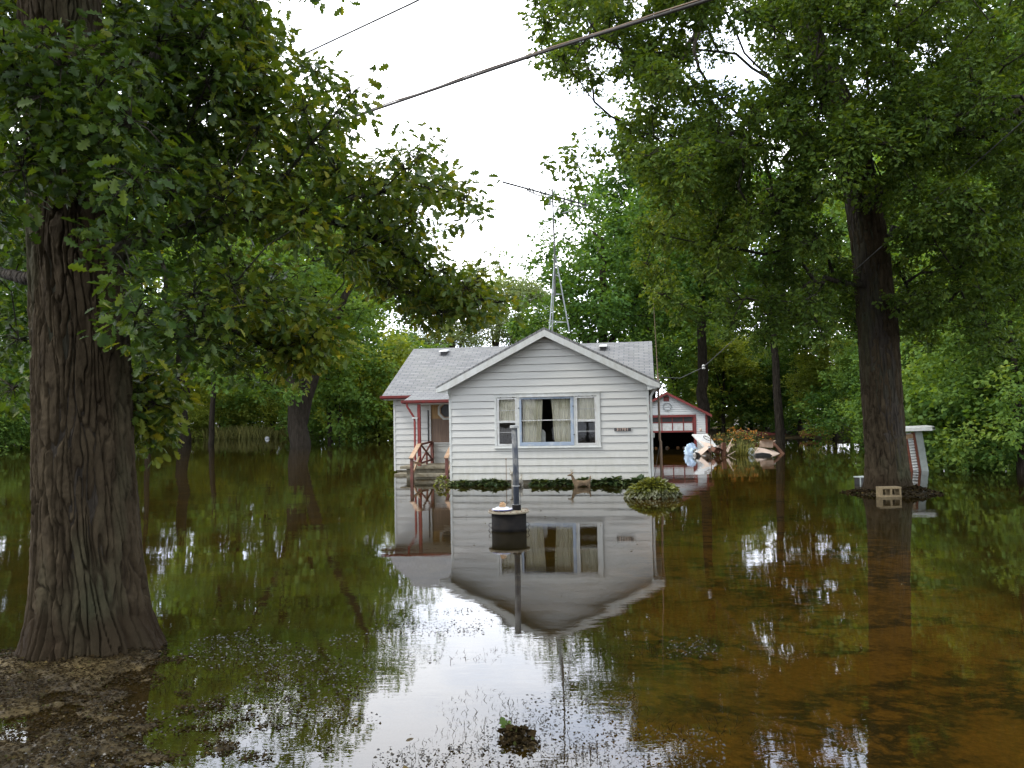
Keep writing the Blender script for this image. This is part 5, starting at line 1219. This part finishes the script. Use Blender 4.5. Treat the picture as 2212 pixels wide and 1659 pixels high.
TREES = [
 ('fork','leaf_mid',648,57,24,0,1.1,'big forked tree leaning out of the far water left of the house'),
 ('tall','leaf_mid',395,72,30,.6,1,'tall tree with a pale straight trunk between the near oak and the forked tree'),
 ('dense','leaf_dark',100,75,26,1,1.1,'dark leafy tree on the far bank behind the near oak trunk'),
 ('dense','leaf_dark',-70,62,22,2,1,'dark tree at the far left edge of the water'),
 ('tall','leaf_mid',255,84,34,3,1.2,'tall green tree rising just right of the near oak trunk'),
 ('loose','leaf_haze',500,95,37,1,1.2,'pale loose tree seen between the near oak leaves and the forked tree'),
 ('thin','leaf_mid',318,66,19,2.5,1,'slim dark stemmed tree on the left bank beside the pale straight trunk'),
 ('loose','leaf_mid',585,88,33,3,1.1,'rounded green tree behind the forked tree on its left'),
 ('dense','leaf_mid',755,84,28,4,1.0,'rounded green tree behind the forked tree on its right'),
 ('bush','leaf_lime',815,70,10,1,1,'yellow green tree touching the left end of the house roof'),
 ('bush','leaf_mid',735,66,9,2,1,'green young tree right of the forked trunk at the water edge'),
 ('loose','leaf_haze',905,112,17,2,1.2,'hazy pale tree far behind the left part of the roof'),
 ('loose','leaf_haze',985,118,26,4.1,1.2,'hazy pale tree far behind the roof left of the gable peak'),
 ('loose','leaf_haze',1070,125,29,5.2,1.1,'hazy pale tree far behind the gable peak'),
 ('thin','leaf_haze',1140,120,23,1.2,1.1,'small hazy tree far behind the antenna tripod'),
 ('broad','leaf_dark',1300,47,15.5,.3,1.05,'broad oak rising behind the house right of the antenna'),
 ('loose','leaf_mid',1195,60,12,2,1,'small airy tree behind the antenna tripod'),
 ('tall','leaf_dark',1405,58,22,1,1.1,'tall tree behind the right end of the house roof'),
 ('tall','leaf_dark',1517,50,21,2,1,'dark trunked tree rising behind the garage roof'),
 ('dense','leaf_dark',1455,78,24,2,1.1,'distant full tree between the house and the garage tree'),
 ('loose','leaf_mid',1600,64,9.5,3,1,'dense dark tree right of the garage'),
 ('thin','leaf_dark',1682,45,17,2,1.15,'slim straight tree standing in the water beyond the debris heap'),
 ('thin','leaf_mid',1748,52,15,4,1,'dark tree at the end of the flooded clearing'),
 ('loose','leaf_mid',1835,62,9,5,1.1,'dense tree closing the end of the clearing left of the right oak'),
 ('loose','leaf_mid',1940,46,18,.5,1,'dense tree straight behind the right oak trunk'),
 ('dense','leaf_mid',2010,40,17,1.4,1,'dense tree just right of the right oak trunk'),
 ('dense','leaf_mid',2120,35,16,2.2,1,'dark tree behind the drooping branches at the right'),
 ('tall','leaf_dark',2230,30,18,3.0,1.1,'dark tree at the right edge of the picture'),
 ('dense','leaf_dark',2070,58,25,4,1.1,'tall dense tree deep in the woods behind the leaning shelter'),
 ('dense','leaf_dark',2210,52,25,5,1.1,'tall dense tree deep in the woods at the far right'),
 ('dense','leaf_mid',1490,92,27,2,1.1,'tall far tree behind the garage tree'),
 ('dense','leaf_dark',1960,75,28,2.9,1.1,'tall far tree showing above the right oak trunk'),
 ('tall','leaf_mid',30,98,34,2.4,1.2,'far tree showing left of the near oak trunk'),
 ('loose','leaf_haze',430,108,40,1.1,1.1,'far full tree behind the pale straight trunk'),
 ('loose','leaf_haze',680,108,37,2.1,1.1,'far full tree behind the forked tree'),
 ('thin','leaf_mid',455,64,18,.4,1,'slim tree on the left bank with a clear dark stem'),
 ('thin','leaf_mid',712,66,17,2.9,1,'slim tree just right of the forked trunk'),
 ('droop','leaf_mid',2075,25.5,8.2,0,1.0,'bright leafed understory tree drooping over the water behind the leaning shelter'),
 ('droop','leaf_mid',2200,21.5,7.2,1.8,1.0,'bright leafed understory tree drooping over the water at the right edge'),
 ('droop','leaf_dark',1985,33,7.5,3.3,1.0,'shaded understory tree between the right oak trunk and the shelter'),
 ('droop','leaf_lime',1560,56,7.5,.4,1.2,'green understory tree right of the garage roof'),
 ('droop','leaf_lime',1650,60,8,1.4,1.2,'green understory tree between the garage and the slim straight tree'),
 ('droop','leaf_dark',1725,55,7.5,2.0,1.2,'understory tree right of the slim straight tree'),
 ('droop','leaf_lime',1800,50,7,2.7,1.2,'green understory tree at the end of the clearing'),
 ('droop','leaf_mid',1860,42,6,.9,1.1,'green understory tree left of the right oak trunk'),
 ('droop','leaf_mid',1460,58,11,4.4,1.2,'green understory tree between the house and the garage'),
 ('droop','leaf_mid',2140,30,11,5.0,1.1,'taller bright leafed tree above the drooping tree at the right'),
]
for i, (k, lm, x, Y, H, rz, sx, lab) in enumerate(TREES):
    nm = {'fork':'forked_tree','broad':'oak_tree','tall':'tall_tree','thin':'slim_tree','dense':'woodland_tree','loose':'willow_tree','bush':'young_tree','droop':'understory_tree'}[k]
    wood_tree(nm, k, lm, px(x, Y), Y, H, rz, lab, BH_[k], None, sx)
rr = random.Random(8)
SHR = [(-60,58,5),(15,62,4.5),(60,64,4),(-120,78,9),(-20,88,11),(50,92,11),(120,95,10),(190,96,16),(270,98,13),(350,100,13),(430,104,14),(510,106,14),(590,104,15),(660,102,11),(730,98,11),(800,96,12),(870,92,11),(940,100,10),(-40,70,5),(60,72,5),(130,74,4),(215,78,6),(300,80,6),(345,84,5),(400,82,4.5),(470,86,6.5),(530,88,7),(590,86,6),(665,82,5),(720,80,6),(775,76,7),(820,72,6),(860,74,6),
       (1560,58,6),(1625,60,6),(1700,62,5),(1790,56,4.5),(1850,50,5),(1895,42,4.5),(1955,37,4),(2020,31,3.6),(2110,27,4.2),(2165,24.5,4.5),(2235,22.5,4.2),(1745,66,6),(1655,70,8),(1590,75,8)]
for i, (x, Y, H) in enumerate(SHR):
    lime = 300 < x < 600 or 740 < x < 870; lm = 'leaf_lime' if lime and H < 9 and i % 3 != 2 else 'leaf_mid' if x < 900 or i % 3 == 0 else 'leaf_dark'
    lab = ('yellow green bush on the far left bank' if lm == 'leaf_lime' else 'green bush on the far left bank') if x < 900 else ('dark bush at the edge of the flooded woods' if lm == 'leaf_dark' else 'green bush at the edge of the flooded woods')
    wood_tree('bush', 'bush' if i % 2 else 'bush2', lm, px(x, Y)+rr.uniform(-.6, .6), Y, H, rr.uniform(0, 6), lab, BH_['bush' if i % 2 else 'bush2'], 'bushes on the left bank' if x < 900 else 'bushes edging the right woods', 1.15, 'bush')
# pale dry grass along the left bank
g = np.random.default_rng(31); n = 2600
P = np.stack([px(480, 84)+g.normal(size=n)*4.2, 83.5+g.normal(size=n)*.9, np.full(n, .02)], 1); V0 = np.array([(0,-.03,0),(0,.03,0),(.6,.03,.02),(.6,-.03,.02),(1,0,-.12)])
D_ = np.stack([g.normal(size=n)*.35, g.normal(size=n)*.35, np.ones(n)], 1)
o = link_mesh('grass', leaves_mesh('grass', P, D_, np.stack([g.normal(size=n), -np.ones(n), np.zeros(n)], 1), .7+.9*g.random(n), np.clip(.7+.2*g.normal(size=n), 0, 1), (V0, [[0,1,2,3],[3,2,4]])), M['grass']); tag(o, 'pale dry grass on the left bank', 'grass', kind='stuff')

# ------------------------------------------------------------------ litter, floating scraps, grass stubs
def litter(name, n, xf, seed, size, tint, lift, keep, label, tilt=.35, tpl=LEAF_FAR, mt='litter'):
    g = np.random.default_rng(seed); x, y = xf(g, n); z = ground_z(x, y); k = keep(g, x, y, z); x, y, z = x[k], y[k], z[k]; n = len(x)
    P = np.stack([x, y, np.maximum(z, lift)+.006+.012*g.random(n)], 1); D_ = g.normal(size=(n, 3)); D_[:, 2] *= tilt*.5
    o = link_mesh(name, leaves_mesh(name, P, D_, np.tile([0,0,1.], (n,1))+g.normal(size=(n,3))*tilt, size*(.5+.9*g.random(n)), np.clip(tint+.22*g.normal(size=n), 0, 1), tpl), M[mt]); return tag(o, label, 'litter', kind='stuff')
litter('leaf_litter', 80000, lambda g, n: (g.uniform(-5.2, -1.0, n), g.uniform(3.0, 7.6, n)), 1, .022, .42, -.004, lambda g, x, y, z: z > -.02, 'brown dead leaves on the mud around the near oak', .22)
litter('leaf_litter', 5200, lambda g, n: (OAK_R[0]+g.normal(size=n)*.75, OAK_R[1]-.1+g.normal(size=n)*.7), 2, .06, .45, -.004, lambda g, x, y, z: z > -.03, 'dead leaves on the mud mound of the right oak')
litter('floating_litter', 19000, lambda g, n: (g.uniform(-2.6, 1.5, n), 3.0+4.4*g.random(n)**1.5), 3, .018, .36, .001, lambda g, x, y, z: fbm(x*1.15+1, y*1.5, 3, 12) > .50+.05*(y-4.2)*(y > 4.2)+.05*np.maximum(0, x), 'dark leaf scraps floating on the shallow water in front', .38, LEAF_FAR, 'wet_litter')
litter('floating_litter', 160, lambda g, n: (g.uniform(-4, 5, n), g.uniform(4, 17, n)), 4, .035, .8, .001, lambda g, x, y, z: g.random(len(x)) < .5, 'sparse pale scraps floating over the yard', .2)
# grass stubs and dead stems poking out of the shallows
g = np.random.default_rng(41); n = 8500; x = g.uniform(-2.6, 1.3, n); y = 3.1+3.0*g.random(n)**1.3
k = fbm(x*2.1+4, y*2.1, 3, 15) > .53+.03*np.maximum(0, x); x, y = x[k], y[k]; n = len(x)
V0 = np.array([(0,-.035,0),(0,.035,0),(.55,.03,.06),(.55,-.03,.06),(1,0,-.14)]); D_ = np.stack([g.normal(size=n)*.8, g.normal(size=n)*.8, np.ones(n)], 1)
o = link_mesh('grass', leaves_mesh('grass', np.stack([x, y, np.full(n, -.012)], 1), D_, np.stack([g.normal(size=n), g.normal(size=n), .2*np.ones(n)], 1), .022+.035*g.random(n), np.clip(.4+.2*g.normal(size=n), 0, 1), (V0, [[0,1,2,3],[3,2,4]])), M['litter']); tag(o, 'dead grass stubs poking out of the shallow water in front', 'grass', kind='stuff')
# mud clod with a green leaf
cl = litter('mud_litter', 420, lambda g, n: (-.0+g.normal(size=n)*.075, 4.38+g.normal(size=n)*.075), 6, .04, .4, -.02, lambda g, x, y, z: z > -.01, 'dead leaves on the small mud clod in front', .7)
V0, F0 = LEAF_BIG
gl = leaves_mesh('green_leaf', np.array([[-.075, 4.44, .03], [-.06, 4.45, .035]]), np.array([[-.15,.1,1.],[.25,.1,.9]]), np.array([[.3,-1,.1],[-.2,-1,.2]]), np.array([.075,.05]), np.array([.45,.5]), LEAF_BIG)
o = link_mesh('green_leaf', gl, M['leaf_oak']); tag(o, 'green oak sprig standing on the mud clod in front', 'leaf')
# fallen stick at the lower edge
